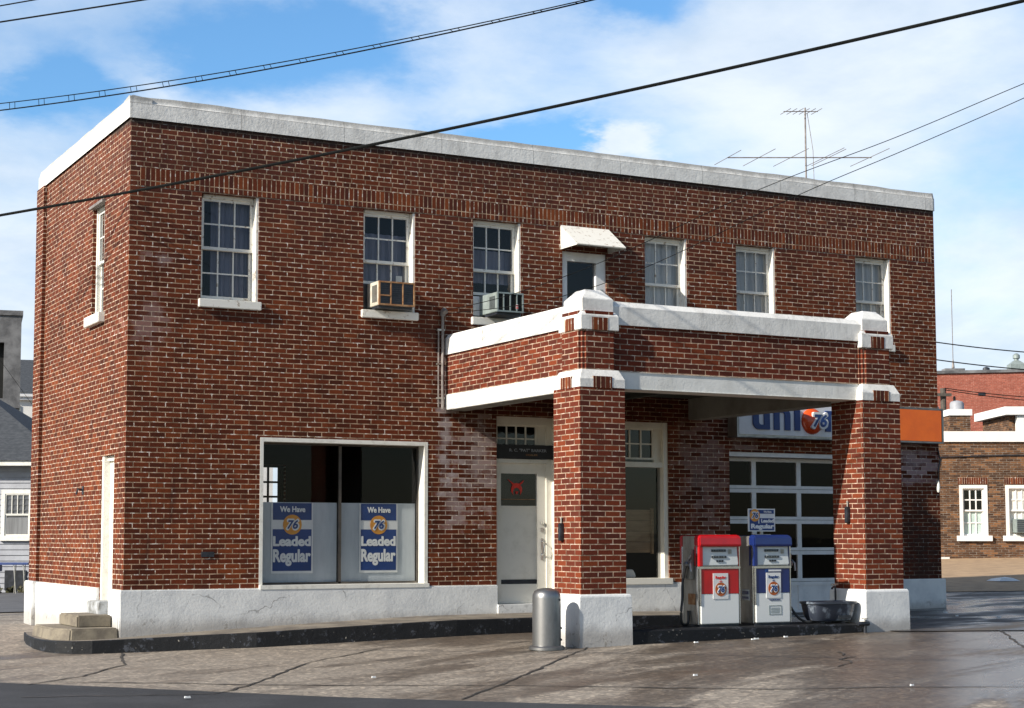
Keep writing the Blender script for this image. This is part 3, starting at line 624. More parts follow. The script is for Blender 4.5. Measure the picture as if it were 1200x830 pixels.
# red crescent-and-sabre emblem on the door glass
g = MB(); cx, cz, yy = 5.985, 1.415, y+.015
pts = []
for k in range(13): an = R(200-220*k/12); pts.append((cx+.095*math.cos(an), cz-.01+.10*math.sin(an)))
for k in range(13): an = R(-30+240*k/12); pts.append((cx+.062*math.cos(an), cz-.055+.075*math.sin(an)))
g.poly(pts, yy); g.poly([(cx-.16, cz+.15), (cx-.05, cz+.085), (cx+.03, cz+.075), (cx+.12, cz+.135), (cx+.11, cz+.10), (cx+.04, cz+.045), (cx-.06, cz+.05)], yy-.004); g.poly([(cx-.025, cz-.035), (cx+.025, cz-.035), (cx+.012, cz-.075), (cx-.012, cz-.075)], yy-.004)
g.build('red_emblem', 'redprint', d)
g = MB(); g.box(a+.10, b-.17, y+.014, y+.017, 1.258, 1.266); g.build('gilt_line', 'rust', d)
g = MB(); hx = b-.07
g.box(hx-.022, hx+.022, y-.012, y, .78, .84); g.build('lock_plate', 'chrome', d); g = MB(); g.lathe(hx, y-.012, [(.003, .888), (.02, .89), (.02, .93), (.003, .932)], 12); g.build('deadbolt', 'chrome', d, smooth=True); g = MB()
g.box(hx-.018, hx+.018, y-.01, y, .36, .68); g.build('handle_plate', 'chrome', d); g = MB(); g.tube([(hx, y-.01, .64), (hx, y-.05, .62), (hx+.004, y-.06, .54), (hx, y-.05, .46), (hx, y-.01, .43)], .011); g.build('door_handle', 'chrome', d, smooth=True)
s = MB(); sash(s, a, b-.14, 1.955, z1-.11, y+.01, 4, 2, rail=.03, mun=.022); s.box(b-.14, b, y, y+.06, 1.955, z1-.11); s.build('transom_light', 'cream', d)
g = MB(); g.face([(a, y+.03, 1.96), (b-.14, y+.03, 1.96), (b-.14, y+.03, z1-.11), (a, y+.03, z1-.11)]); g.build('transom_glass', 'glass', d)
g = MB(); g.box(x0+.02, x1-.06, y-.075, y-.052, 1.865, 2.075); g.build('name_board', noisy('black_board', (.006, .006, .007), (.012, .012, .014), 4, .5), d)
text('board_lettering', 'R. C. "PAT" BARKER', x0+.24, x1-.17, 1.97, 2.015, y-.079, 'clap', d, bold=.01)
text('board_lettering', 'DEALER', x0+.52, x0+.72, 1.912, 1.937, y-.079, 'rust', d, bold=.01)
g = MB(); g.box(x0-.02, x1+.02, -.09, .3, -.5, z0+.005); g.build('threshold', 'stucco', d)
# display window right of the door
x0, x1, z0, z1 = DISP
f = MB()
f.box(x0, x0+.07, .05, .2, z0, z1); f.box(x1-.075, x1, .02, .2, z0, z1); f.box(x0+.07, x1-.075, .05, .2, z1-.09, z1); f.box(x0+.07, x1-.075, .04, .2, 1.78, 1.86); f.box(x0-.02, x1+.02, -.07, .2, z0-.06, z0+.03)
o = f.build('display_window', 'cream', bld); o['label'] = 'tall display window with a transom beside the shop door'
s = MB(); sash(s, x0+.07, x1-.2, 1.9, z1-.09, .10, 6, 2, rail=.03, mun=.022); s.box(x1-.2, x1-.075, .09, .16, 1.86, z1-.09); s.build('transom_light', 'cream', o)
g = MB(); g.face([(x0+.07, .13, z0+.03), (x1-.075, .13, z0+.03), (x1-.075, .13, z1-.09), (x0+.07, .13, z1-.09)]); g.build('pane', 'glass', o)
g = MB()
for k in range(4): g.box(7.75, 8.50, .30+.004*(k % 2), .33, .46+.168*k, .46+.168*k+.163)
g.box(8.46, 8.50, .26, .30, .44, 1.15); tag(g.build('board_partition', 'wood'), 'tan plank partition standing inside the display window', 'board')
g = MB(); g.rings([[(8.0+dx*s_, .36+dy, zz) for dx, dy in ((-.16, -.1), (.16, -.1), (.16, .1), (-.16, .1))] for s_, zz in ((1, .075), (1, .12), (.7, .2))]); tag(g.build('paper_stack', 'paper', bevel=.01), 'white paper parcel on the floor of the display window', 'paper')

# garage door
x0, x1, z0, z1 = GAR; y = .26
f = MB(); f.box(x0, x0+.08, .2, .3, H(11, 0), z1); f.box(x1-.08, x1, .2, .3, H(11, 0), z1); f.box(x0+.0, x1, .02, .3, z1-.07, z1-.002)
o = f.build('garage_door', 'greypaint', bld); o['label'] = 'pale sectional garage door with rows of dark panes'
zb = H(11, 0)+.015; zt = z1-.07; nsec = 5; sh = (zt-zb)/nsec; cols = [x0+.08, 10.44, 11.35, 12.26, x1-.08]
f = MB(); g = MB()
for r in range(nsec):
    a, b = zb+r*sh, zb+(r+1)*sh-.006
    for xx in cols:
        w = .045
        f.box(max(x0+.08, xx-w), min(x1-.08, xx+w), y, y+.05, a+.05, b-.06)
    f.box(x0+.08, x1-.08, y, y+.05, a, a+.05); f.box(x0+.08, x1-.08, y, y+.05, b-.06, b)
    if r == 0: f.box(x0+.1, x1-.1, y+.015, y+.04, a+.04, b-.05)
    else: g.face([(x0+.1, y+.02, a+.04), (x1-.1, y+.02, a+.04), (x1-.1, y+.02, b-.05), (x0+.1, y+.02, b-.05)])
f.build('door_sections', 'greypaint', o, bevel=.004); g.build('panes', 'dimglass', o)

# upper door with sloping hood
x0, x1, z0, z1 = UDOOR; y = .03
f = MB(); f.box(x0, x0+.10, y, y+.1, 3.2, z1); f.box(x1-.17, x1, y, y+.1, 3.2, z1); f.box(x0+.1, x1-.17, y, y+.1, z1-.14, z1); f.box(x0+.1, x1-.17, y, y+.1, 3.2, 4.05)
o = f.build('upper_door', 'greypaint', bld); o['label'] = 'upstairs door under the white wooden hood'
g = MB(); g.face([(x0+.09, y+.05, 4.0), (x1-.16, y+.05, 4.0), (x1-.16, y+.05, z1-.12), (x0+.09, y+.05, z1-.12)]); g.build('pane', 'glass', o)
g = MB(); g.box(x1-.11, x1-.06, y-.03, y, 4.38, 4.5); g.build('lock', 'steel', o)
g = MB(); a, b = 6.68, 7.545; zt, zf, dp = 5.445, 5.085, .5
for k in range(5):
    t0, t1 = k/5, (k+1)/5-.02
    g.face([(a, -.005-dp*t0, zt-(zt-zf)*t0), (b, -.005-dp*t0, zt-(zt-zf)*t0), (b, -.005-dp*t1-.003, zt-(zt-zf)*t1-.006), (a, -.005-dp*t1-.003, zt-(zt-zf)*t1-.006)])
g.rings([[(a+.001, -.004, zt-.012), (b-.001, -.004, zt-.012), (b-.001, -.004, zt-.03), (a+.001, -.004, zt-.03)], [(a+.001, -dp-.0, zf-.006), (b-.001, -dp, zf-.006), (b-.001, -dp+.02, zf-.02), (a+.001, -dp+.02, zf-.02)]])
for xx in (a, b-.02): g.rings([[(xx, -.006, zf-.015), (xx, -dp+.01, zf-.015), (xx, -.006, zt-.02)], [(xx+.02, -.006, zf-.015), (xx+.02, -dp+.01, zf-.015), (xx+.02, -.006, zt-.02)]])
g.build('door_hood', 'white_old', o)

# canopy
CX0, CX1, CY = 4.742, 9.32, -4.085
BZ0, BZ1, CZ0, CZ1 = 2.545, 2.765, 3.352, 3.65
g = MB()
th = .32
g.box(CX0, CX0+th, CY, -.002, BZ1-.02, CZ0+.02); g.box(CX1-th, CX1, CY, -.002, BZ1-.02, CZ0+.02); g.box(CX0+th, CX1-th, CY, CY+th, BZ1-.02, CZ0+.02)
can = g.build('canopy', 'brick_pier', bld); can['label'] = 'brick drive-through canopy carried by two square pillars'
g = MB(); e = .022
g.box(CX0-e, CX0+th, CY-e, -.003, BZ0, BZ1); g.box(CX1-th, CX1+e, CY-e, -.003, BZ0, BZ1); g.box(CX0+th, CX1-th, CY-e, CY+th, BZ0, BZ1); g.build('lower_band', 'band', can, bevel=.006)
def cop(x0, x1, y0, y1): return [[(x0, y0, CZ0), (x1, y0, CZ0), (x1, y1, CZ0), (x0, y1, CZ0)], [(x0, y0, CZ1-.07), (x1, y0, CZ1-.07), (x1, y1, CZ1-.07), (x0, y1, CZ1-.07)], [(x0+.05, y0+.05, CZ1), (x1-.05, y0+.05, CZ1), (x1-.05, y1-.02, CZ1), (x0+.05, y1-.02, CZ1)]]
g = MB(); e = .028
g.rings(cop(CX0-e, CX0+th+e, CY-e, -.003)); g.rings(cop(CX1-th-e, CX1+e, CY-e+.001, -.003)); g.rings(cop(CX0+th-.1, CX1-th+.1, CY-e-.001, CY+th+e)); g.build('coping', 'cap', can)
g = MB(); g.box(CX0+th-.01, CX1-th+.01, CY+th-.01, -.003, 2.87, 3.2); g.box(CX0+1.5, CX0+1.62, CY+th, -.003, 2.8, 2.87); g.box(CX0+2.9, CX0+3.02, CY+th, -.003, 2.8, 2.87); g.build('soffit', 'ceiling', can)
g = MB()
for a, b, c, d in ((CX0+.03, CX0+th-.002, CY+.03, -.003), (CX1-th+.002, CX1-.03, CY+.03, -.003)): g.box(a, b, c, d, BZ0-.006, BZ0+.01)
for xx in (CX0+th, CX1-th-.006): g.box(xx, xx+.006, CY+th, -.003, BZ0+.002, 2.868)
g.box(CX0+th, CX1-th, CY+th, CY+th+.006, BZ0+.002, 2.868)
g.build('beam_lining', noisy('grey_beam_paint', (.30, .29, .26), (.2, .19, .17), 2, .8), can)
PW = .648
for px in (4.487, 8.912):
    cx, cy = px+PW/2, -4.226+PW/2; h = PW/2
    g = MB(); g.box(cx-h, cx+h, cy-h, cy+h, -.02, 2.54)
    # upper pier: cross-shaped plan with notched corners
    hu, hn = .268, .20
    g.box(cx-hu, cx+hu, cy-hn, cy+hn, 2.54, 3.5); g.box(cx-hn, cx+hn, cy-hu, cy-hn-.0005, 2.54, 3.5); g.box(cx-hn, cx+hn, cy+hn+.0005, cy+hu, 2.54, 3.5)
    hq = .235; g.box(cx-hq, cx+hq, cy-hq, cy+hq, 2.54, 3.5)
    p = g.build('pillar', 'brick_pier', can)
    g = MB(); g.sqrings(cx, cy, [(h+.06, -.95), (h+.055, -.3), (h+.05, -.025), (h+.035, 0), (h-.05, .002)]); g.build('pillar_base', 'stucco', p if False else can, bevel=.006)
    g = MB(); g.sqrings(cx, cy, [(h-.02, 2.535), (h+.005, 2.536), (h+.005, 2.645), (h-.05, 2.765), (.2, 2.77)]); g.build('pillar_collar', 'cap', can, bevel=.006); g = MB()
    g.sqrings(cx, cy, [(.2, 3.26), (hu+.009, 3.262), (hu+.009, 3.445), (hu-.025, 3.49), (hu-.04, 3.50), (hu-.04, 3.66), (hu-.15, 3.785), (.02, 3.795)])
    g.build('pillar_cap', 'cap', can, bevel=.006)
    for zz0, zz1, hh, hw in ((2.537, 2.68, h+.009, .135), (3.263, 3.42, hu+.013, .115)):
        for sx, sy in ((0, -1), (-1, 0), (1, 0)):
            g = MB()
            if sy: g.box(cx-hw, cx+hw, cy-hh, cy-hh+.06, zz0, zz1)
            else: g.box(cx+sx*hh-(0 if sx < 0 else .06), cx+sx*hh+(.06 if sx < 0 else 0), cy-hw, cy+hw, zz0, zz1)
            g.build('upright_brick_panel', 'soldier', can, uvrot=True)

# ------------------------------------------------------------------ things on and around the building
t = thing('service_conduit', 'weathered electric service conduit climbing the brick beside the canopy', 'conduit', (4.66, 0, 2.6))
g = MB(); g.tube([(0, -.05, -.05), (0, -.05, 1.32)], .022, 10); g.tube([(-.06, -.035, -.02), (-.06, -.035, 1.1)], .012, 8); g.build('pipe', 'pipe', t, smooth=True)
g = MB(); g.tube([(0, -.05, 1.32), (0, -.06, 1.38), (0, -.10, 1.40), (0, -.14, 1.36)], .04, 10); g.build('weatherhead', 'pipe', t, smooth=True)
g = MB()
for zz in (.1, .6, 1.1): g.box(-.085, .035, -.055, -.005, zz, zz+.025)
g.build('strap', 'steel', t)

def air_conditioner(label, x0, x1, z0, z1, dep, fill0, fill1, side, grille, back, bars, filler):
    t = thing('air_conditioner', label, 'air conditioner', ((x0+x1)/2, -dep, z0), 0, 'window air conditioners')
    w = x1-x0; h = z1-z0
    g = MB(); g.box(-w/2, w/2, .012, dep+.3, 0, h); g.build('case', side, t, bevel=.006)
    g = MB(); b = .022
    g.box(-w/2, w/2, -.012, .011, 0, b); g.box(-w/2, w/2, -.012, .011, h-b, h); g.box(-w/2, -w/2+b, -.012, .011, b, h-b); g.box(w/2-b, w/2, -.012, .011, b, h-b)
    for i in range(1, bars): c = -w/2+w*i/bars; g.box(c-.009, c+.009, -.010, .010, b, h-b)
    g.build('front_frame', grille, t)
    g = MB(); g.box(-w/2+.02, w/2-.02, .004, .0115, .02, h-.02)
    for k in range(9): zz = .03+(h-.06)*k/9; g.box(-w/2+b, w/2-b, -.002, .004, zz, zz+.008)
    g.build('coil_grille', back, t)
    g = MB()
    for k in range(6): g.box(-w/2-.004, -w/2-.001, .06+.03*k, .075+.03*k, .05, h-.05)
    g.build('side_louvre', 'black', t)
    g = MB()
    if fill0: g.box(fill0[0]-(x0+x1)/2, -w/2-.001, dep+.13, dep+.15, 0, h)
    if fill1: g.box(w/2+.001, fill1[1]-(x0+x1)/2, dep+.13, dep+.15, 0, h)
    g.build('filler_panel', filler, t)
    g = MB(); g.box(-w/2+.02, w/2-.02, .05, dep, -.035, -.004); g.build('support_rail', 'black', t)
    return t
a1 = air_conditioner('rusty brown window air conditioner with three dark openings', 3.535, 4.10, 3.985, 4.33, .28, (3.475, 0), (0, 4.18), 'acwhite', 'rust', 'black', 3, 'black')
g = MB(); g.box(-.26, -.10, -.014, -.004, .13, .15); g.build('bent_slat', 'rust', a1)
a2 = air_conditioner('grey-green metal window air conditioner above the canopy side', 5.36, 5.80, 3.985, 4.275, .42, (5.245, 0), (0, 5.94), 'acgrey', 'acgrey', 'dark', 4, 'greypaint')
g = MB(); g.box(.09, .125, -.016, -.013, .05, .12); g.build('red_tag', 'paper', a2)
text('tag_stripe', '=', .092, .123, .06, .11, -.018, 'redprint', a2)

# union sign
t = thing('fuel_sign', 'long white fuel company sign with blue letters, an orange ball and an orange end panel', 'sign', (9.745, 0, 2.28))
g = MB(); g.box(0, 4.26, -.25, -.008, .015, .575); g.build('cabinet', 'steel', t)
g = MB(); g.box(.03, 3.10, -.262, -.2505, .045, .555); g.build('white_face', 'signwhite', t, bevel=.004)
g = MB(); g.box(3.14, 4.235, -.266, -.2505, .03, .56); g.build('orange_face', 'orange', t, bevel=.004)
g = MB()
for zz in (.0, .572): g.box(-.01, 4.27, -.27, -.006, zz, zz+.02)
for xx in (-.01, 3.105, 4.245): g.box(xx, xx+.03, -.27, -.25, .02, .572)
g.build('edge_trim', 'galv', t)
y = -.285; zb, zt = .13, .47
def letter(pts): g = MB(); g.poly([(x-9.745, z) for x, z in pts], y, .022); g.build('blue_letter', 'poster_blue', t)
def arc(cx, cz, rx, rz, a0, a1, n=8): return [(cx+rx*math.cos(R(a0+(a1-a0)*k/n)), cz+rz*math.sin(R(a0+(a1-a0)*k/n))) for k in range(n+1)]
letter([(10.04, zt), (10.04, zb+.12)]+arc(10.16, zb+.12, .12, .12, 180, 270)+[(10.369, zb), (10.369, zt), (10.26, zt), (10.26, zb+.075)]+arc(10.20, zb+.125, .045, .05, 270, 180)+[(10.15, zt)])
for sx in (10.453, 11.49):
    letter([(sx, zb), (sx+.11, zb), (sx+.11, zt-.06), (sx+.2, zt-.06)]+[(sx+.215, zt-.085), (sx+.215, zb), (sx+.325, zb), (sx+.325, zt-.12)]+arc(sx+.225, zt-.1, .1, .1, 0, 90, 6)+[(sx, zt)])
letter([(10.865, zb), (10.972, zb), (10.972, zt), (10.865, zt)])
g = MB(); cx, cz, r = 11.224-9.745, .29, .212
rs = []
for k in range(9):
    a = R(90*k/8.6); rs.append([(cx+r*math.cos(a)*math.cos(2*math.pi*j/40), -.263-.12*math.sin(a), cz+r*math.cos(a)*math.sin(2*math.pi*j/40)) for j in range(40)])
g.rings(rs); g.build('orange_ball', 'ball', t, smooth=True)
text('ball_outline', '76', cx-.085, cx+.215, cz-.115, cz+.125, -.392, 'paper', t, bold=.08, shear=.22, th=.05)
text('ball_digits', '76', cx-.068, cx+.195, cz-.095, cz+.105, -.397, 'poster_blue', t, bold=.03, shear=.22)

# pump island
structure_island = MB()
ISZ = -.445
structure_island.rings([[(5.19, -4.245, -.75), (8.855, -4.245, -.75), (8.855, -3.5, -.75), (5.19, -3.5, -.75)], [(5.19, -4.24, ISZ-.02), (8.855, -4.24, ISZ-.02), (8.855, -3.5, ISZ-.02), (5.19, -3.5, ISZ-.02)], [(5.19, -4.215, ISZ), (8.855, -4.215, ISZ), (8.855, -3.52, ISZ), (5.19, -3.52, ISZ)]])
tag(structure_island.build('pump_island', 'kerb'), 'low black-painted concrete island between the two canopy pillars', 'pump island')

def pump(label, loc, color, dep, w, right_hose):
    t = thing('gas_pump', label, 'petrol pump', loc, 0, 'petrol pumps on the island')
    h = 1.172; y0 = 0.0
    g = MB(); g.box(-w/2+.02, w/2-.02, y0+.03, dep, 0, .03); g.build('base', 'black', t)
    # stainless side casing
    g = MB(); g.box(-w/2+.005, w/2-.005, .035, dep-.03, .03, 1.155); g.build('casing', 'steel', t, bevel=.008)
    g = MB()
    for s_ in (-1, 1):
        x = s_*(w/2-.004); g.box(min(x, x+s_*.014), max(x, x+s_*.014), .03, .055, .03, 1.02)
        g.box(min(x, x+s_*.010), max(x, x+s_*.010), dep-.06, dep-.03, .03, 1.02)
    g.build('corner_trim', 'chrome', t)
    g = MB(); g.box(-w/2+.025, w/2-.025, .008, .034, .035, .415); g.build('lower_panel', 'enamel', t, bevel=.008)
    g = MB(); g.box(-w/2+.025, w/2-.025, .008, .034, .417, .735); g.build('upper_panel', color, t, bevel=.006)
    g = MB(); g.box(-w/2+.0, w/2-.0, .0, .034, .738, .765); g.box(-w/2+.012, -w/2+.03, .0, .034, .27, .738); g.build('chrome_trim', 'chrome', t, bevel=.004)
    # head: coloured surround, dial, overhanging hood
    g = MB(); g.box(-w/2, -w/2+.055, -.005, .12, .767, 1.03); g.build('head_surround', color, t, bevel=.006); g = MB(); g.box(w/2-.03, w/2, .03, .12, .767, 1.03); g.build('head_surround', color, t, bevel=.006)
    g = MB(); g.rings([[(-w/2-.005, -.02, 1.02), (w/2+.005, -.02, 1.02), (w/2+.005, .10, 1.02), (-w/2-.005, .10, 1.02)], [(-w/2-.005, -.025, 1.05), (w/2+.005, -.025, 1.05), (w/2+.005, .115, 1.05), (-w/2-.005, .115, 1.05)], [(-w/2-.005, -.015, 1.145), (w/2+.005, -.015, 1.145), (w/2+.005, .115, 1.145), (-w/2-.005, .115, 1.145)], [(-w/2+.02, .02, h), (w/2-.02, .02, h), (w/2-.02, .11, h), (-w/2+.02, .11, h)]]); g.build('hood', color, t, bevel=.012)
    g = MB(); g.box(-w/2-.004, w/2+.004, dep-.055, dep+.02, .80, h-.01); g.build('rear_hood', color, t, bevel=.012)
    g = MB(); g.rings([[(-w/2+.058, .012, .775), (w/2-.05, .012, .775), (w/2-.032, .012, .80), (w/2-.045, .028, 1.02), (-w/2+.07, .028, 1.02), (-w/2+.058, .012, .80)], [(x, .05, z) for x, z in ((-w/2+.058, .775), (w/2-.05, .775), (w/2-.032, .80), (w/2-.045, 1.02), (-w/2+.07, 1.02), (-w/2+.058, .80))]]); d = g.build('dial', 'dial', t)
    g = MB()
    g.box(-.12, .10, .010, .02, .955, .985); g.box(-.12, .105, .006, .018, .875, .902)
    for k in range(3): g.box(-.05+.04*k, -.025+.04*k, .004, .016, .825, .848)
    g.build('readout', 'black', t)
    for k in range(5): text('readout_digits', '0', -.105+.04*k, -.091+.04*k, .963, .978, .008, 'acgrey', t, bold=.0)
    for k in range(5): text('readout_digits', '9' if k % 2 else '1', -.105+.041*k, -.091+.041*k, .881, .896, .004, 'acgrey', t, bold=.0)
    g = MB(); g.box(-w/2+.064, w/2-.045, .0085, .0105, .778, .785); g.box(.14, .19, .0115, .0125, .93, .985); g.build('dial_plate', 'steel', t)
    # grade label
    g = MB(); g.box(-.11, .125, .002, .0075, .352, .68); g.build('grade_label', 'paper', t)
    text('grade_lettering', 'Regular', -.075, .09, .60, .645, -.001, 'redprint' if color == 'red' else 'poster_blue', t, bold=.03)
    seventysix(t, .008, .475, .088, -.001, ball='brown_label')
    g = MB(); g.box(-.012, .026, -.001, .002, .572, .582); g.build('label_rule', 'redprint' if color == 'red' else 'poster_blue', t)
    if color == 'blue':
        text('small_lettering', 'GASOLINE', -.06, .11, .318, .336, .004, 'blue', t, bold=.02)
        g = MB()
        for q in ((-.07, .13, .25, .256), (-.07, .13, .135, .141), (-.07, -.064, .141, .25), (.124, .13, .141, .25)): g.box(q[0], q[1], .004, .0075, q[2], q[3])
        for k in range(4): g.box(-.045, .10, .004, .0075, .16+.02*k, .165+.02*k)
        g.build('notice_outline', 'acgrey', t)
        g = MB(); g.box(-.12, .135, .002, .0075, .685, .73); g.build('price_strip', 'poster_blue', t)
        g = MB(); g.box(-.07, .13, -.001, .0018, .697, .72); g.build('price_plate', 'paper', t)
    s_ = 1 if right_hose else -1; X = s_*(w/2)
    # nozzle holster, nozzle and hose on the side
    g = MB(); g.box(min(X, X+s_*.05), max(X, X+s_*.05), .12, .3, .60, .98); g.build('holster', 'steel', t, bevel=.01)
    g = MB(); g.tube([(X+s_*.055, .10, .92), (X+s_*.075, .13, .86), (X+s_*.085, .20, .74), (X+s_*.08, .25, .62)], .022, 10); g.tube([(X+s_*.075, .13, .86), (X+s_*.10, .06, .80), (X+s_*.10, .05, .70)], .014, 8); g.lathe(X+s_*.085, .16, [(.01, .755), (.045, .77), (.05, .80), (.03, .83), (.01, .835)], 14); g.build('nozzle', 'galv', t, smooth=True)
    hp = [(X+s_*.08, .25, .62), (X+s_*.10, .24, .5), (X+s_*.13, .2, .36), (X+s_*.17, .17, .2), (X+s_*.16, .18, .06), (X+s_*.10, .2, .025), (X+s_*.03, .22, .05), (X+s_*.015, .24, .2)]
    if right_hose: hp = [(X+s_*.08, .25, .62), (X+s_*.09, .24, .45), (X+s_*.08, .2, .32), (X+s_*.11, .15, .2), (X+s_*.18, .10, .08), (X+s_*.28, .06, .025), (X+s_*.36, .06, .03), (X+s_*.40, .12, .10), (X+s_*.38, .17, .2)]
    P = [Vector(p) for p in hp]; sm = []
    for i in range(len(P)-1):
        p0, p1, p2, p3 = P[max(i-1, 0)], P[i], P[i+1], P[min(i+2, len(P)-1)]
        for k in range(6):
            u = k/6; sm.append(.5*((2*p1)+(p2-p0)*u+(2*p0-5*p1+4*p2-p3)*u*u+(3*p1-p0-3*p2+p3)*u**3))
    sm.append(P[-1])
    g = MB(); g.tube(sm, .017, 10); g.build('hose', 'rubber', t, smooth=True)
    if not right_hose:
        g = MB(); g.box(-w/2-.006, -w/2+.006, .1, .25, .28, .42); g.build('side_sticker', 'rust', t)
    else:
        g = MB(); g.box(-w/2-.002, -w/2+.006, .12, .28, .32, .46); g.build('side_sticker', 'paper', t)
        g = MB(); g.box(-w/2-.004, -w/2+.005, .13, .27, .34, .37); g.box(-w/2-.004, -w/2+.005, .13, .27, .40, .44); g.build('sticker_print', 'blue', t)
    return t
pump('red and white petrol pump with its hose on the left', (6.665, -4.06, ISZ), 'red', .42, .645, False)
pump('blue and white petrol pump with a sign on top', (7.505, -4.06, ISZ), 'blue', .48, .60, True)
t = thing('pump_topper_sign', 'small square leaded petrol sign standing on the blue pump', 'sign', (7.53, -3.80, .728))
sw, sh_ = .436, .30; z0 = .045
g = MB(); g.box(-sw/2, sw/2, 0, .012, z0, z0+sh_); g.build('board', 'paper', t)
g = MB(); g.box(-.02, .02, -.0, .02, 0, z0); g.box(-.12, .12, -.03, .06, 0, .008); g.build('bracket', 'steel', t)
g = MB(); g.box(-.055, sw/2-.02, -.004, -.001, z0+.235, z0+.285); g.box(-.04, sw/2-.02, -.004, -.001, z0+.105, z0+.175); g.box(-sw/2+.02, sw/2-.02, -.004, -.001, z0+.015, z0+.104); g.box(-sw/2+.02, -.06, -.004, -.001, z0+.104, z0+.285); g.build('blue_field', 'poster_blue', t)
seventysix(t, -.115, z0+.212, .082, -.005)
text('heading', 'We Have', .03, .155, z0+.247, z0+.273, -.006, 'paper', t, bold=.03)
text('lettering', 'Leaded', -.01, .19, z0+.118, z0+.163, -.006, 'paper', t, bold=.05)
text('lettering', 'Regular', -.175, .19, z0+.022, z0+.098, -.006, 'paper', t, bold=.05)

# bollard
t = thing('bollard', 'stubby galvanised steel bollard with a domed top beside the left canopy pillar', 'bollard', (4.03, -4.18, H(4.03, -4.18)))
g = MB(); g.lathe(0, 0, [(.172, .0), (.172, .62), (.168, .66), (.15, .70), (.11, .725), (.05, .738), (.004, .741)], 40); g.build('post', 'galv', t, smooth=True)
g = MB(); g.lathe(0, 0, [(.215, .004), (.215, .035), (.20, .05), (.176, .054)], 40); g.build('flange', 'galv', t, smooth=True)
g = MB()
for a_, zz in ((-55, .6), (-48, .13), (-25, .12), (-25, .26)): g.lathe(.176*math.cos(R(a_)), .176*math.sin(R(a_)), [(.003, zz-.012), (.012, zz-.008), (.012, zz+.008), (.003, zz+.012)], 10)
g.build('bolt_head', 'black', t)

# tub with standpipe
t = thing('water_tub', 'worn black flared water tub in front of the right canopy pillar', 'tub', (8.46, -3.99, ISZ))
g = MB(); rs = []
def rr(hx, hy, z, n=48, p=4.5):
    out = []
    for j in range(n):
        a = 2*math.pi*j/n; c, s_ = math.cos(a), math.sin(a)
        out.append((hx*abs(c)**(2/p)*(1 if c > 0 else -1), hy*abs(s_)**(2/p)*(1 if s_ > 0 else -1), z))
    return out
g.rings([rr(.24, .12, .03), rr(.29, .15, .04), rr(.325, .175, .10), rr(.345, .195, .19), rr(.355, .205, .255), rr(.375, .222, .262), rr(.375, .222, .29), rr(.345, .20, .292), rr(.33, .185, .24), rr(.24, .12, .06)]); g.build('basin', 'tub', t, smooth=True)
g = MB(); g.box(-.2, -.14, -.1, .1, 0, .04); g.box(.14, .2, -.1, .1, 0, .04); g.box(.02, .22, -.196, -.18, .07, .11); g.build('foot', 'black', t)
t = thing('water_tap', 'thin black standpipe tap over the water tub', 'tap', (8.79, -3.74, ISZ))
g = MB(); g.tube([(0, 0, 0), (0, 0, .42), (-.01, -.01, .47), (-.05, -.03, .475), (-.10, -.05, .45)], .014, 8); g.build('pipe', 'black', t, smooth=True)
g = MB(); g.tube([(-.03, 0, .50), (.05, .0, .50)], .009, 8); g.tube([(0, 0, .47), (0, 0, .50)], .009, 8); g.lathe(-.05, .0, [(.004, .485), (.02, .49), (.02, .51), (.004, .515)], 10); g.build('handle', 'steel', t)
t = thing('valve', 'black cast valve at the right end of the pump island', 'valve', (8.80, -4.30, H(8.8, -4.3)))
g = MB(); g.tube([(-.10, 0, .12), (.0, -.02, .12), (.06, -.02, .12)], .03, 10); g.tube([(.0, -.02, .12), (.0, -.02, .0)], .022, 10); g.build('body', 'black', t, smooth=True)
g = MB(); g.lathe(0, -.02, [(.008, .15), (.008, .18), (.045, .182), (.045, .192), (.008, .194)], 14); g.build('wheel', 'steel', t)

# switch boxes and brackets on the walls
def switchbox(name, label, loc, rz):
    t = thing(name, label, 'switch box', loc, rz)
    g = MB(); g.box(-.035, .035, -.05, -.001, -.11, .11); g.build('box', 'black', t, bevel=.008)
    g = MB(); g.lathe(0, -.02, [(.012, .11), (.012, .16), (.02, .165), (.02, .18)], 10); g.build('conduit_stub', 'steel', t)
switchbox('switch_box', 'small black switch box on the lit side of the left canopy pillar', (4.487, -3.79, .76), R(-90))
switchbox('switch_box', 'small dark switch box on the lit side of the right canopy pillar', (8.912, -3.90, 1.0), R(-90))
t = thing('wall_bracket', 'small dark iron bracket on the side wall left of the side door', 'bracket', (0, 2.2, 1.37))
g = MB(); g.tube([(0, 0, 0), (-.08, 0, .02), (-.10, 0, -.06)], .015, 8); g.box(-.012, -.001, -.04, .04, -.06, .06); g.build('arm', 'black', t)
g = MB(); g.box(1.06, 1.24, -.012, .02, .43, .50); tag(g.build('vent_grille', 'black'), 'small black vent brick low in the front wall left of the shop window', 'vent')
t = thing('wall_lamp', 'white weatherproof lamp fed by conduit at the right corner of the wall', 'lamp', (14.06, -.01, 1.42))
g = MB(); g.lathe(0, -.06, [(.012, .04), (.026, .06), (.028, .12), (.024, .18), (.012, .24)], 16); g.build('shade', 'white', t, smooth=True)
g = MB(); g.tube([(0, -.06, .24), (.0, -.06, .4), (.06, -.05, .6), (.09, .06, .9)], .012, 8); g.build('conduit', 'black', t, smooth=True)

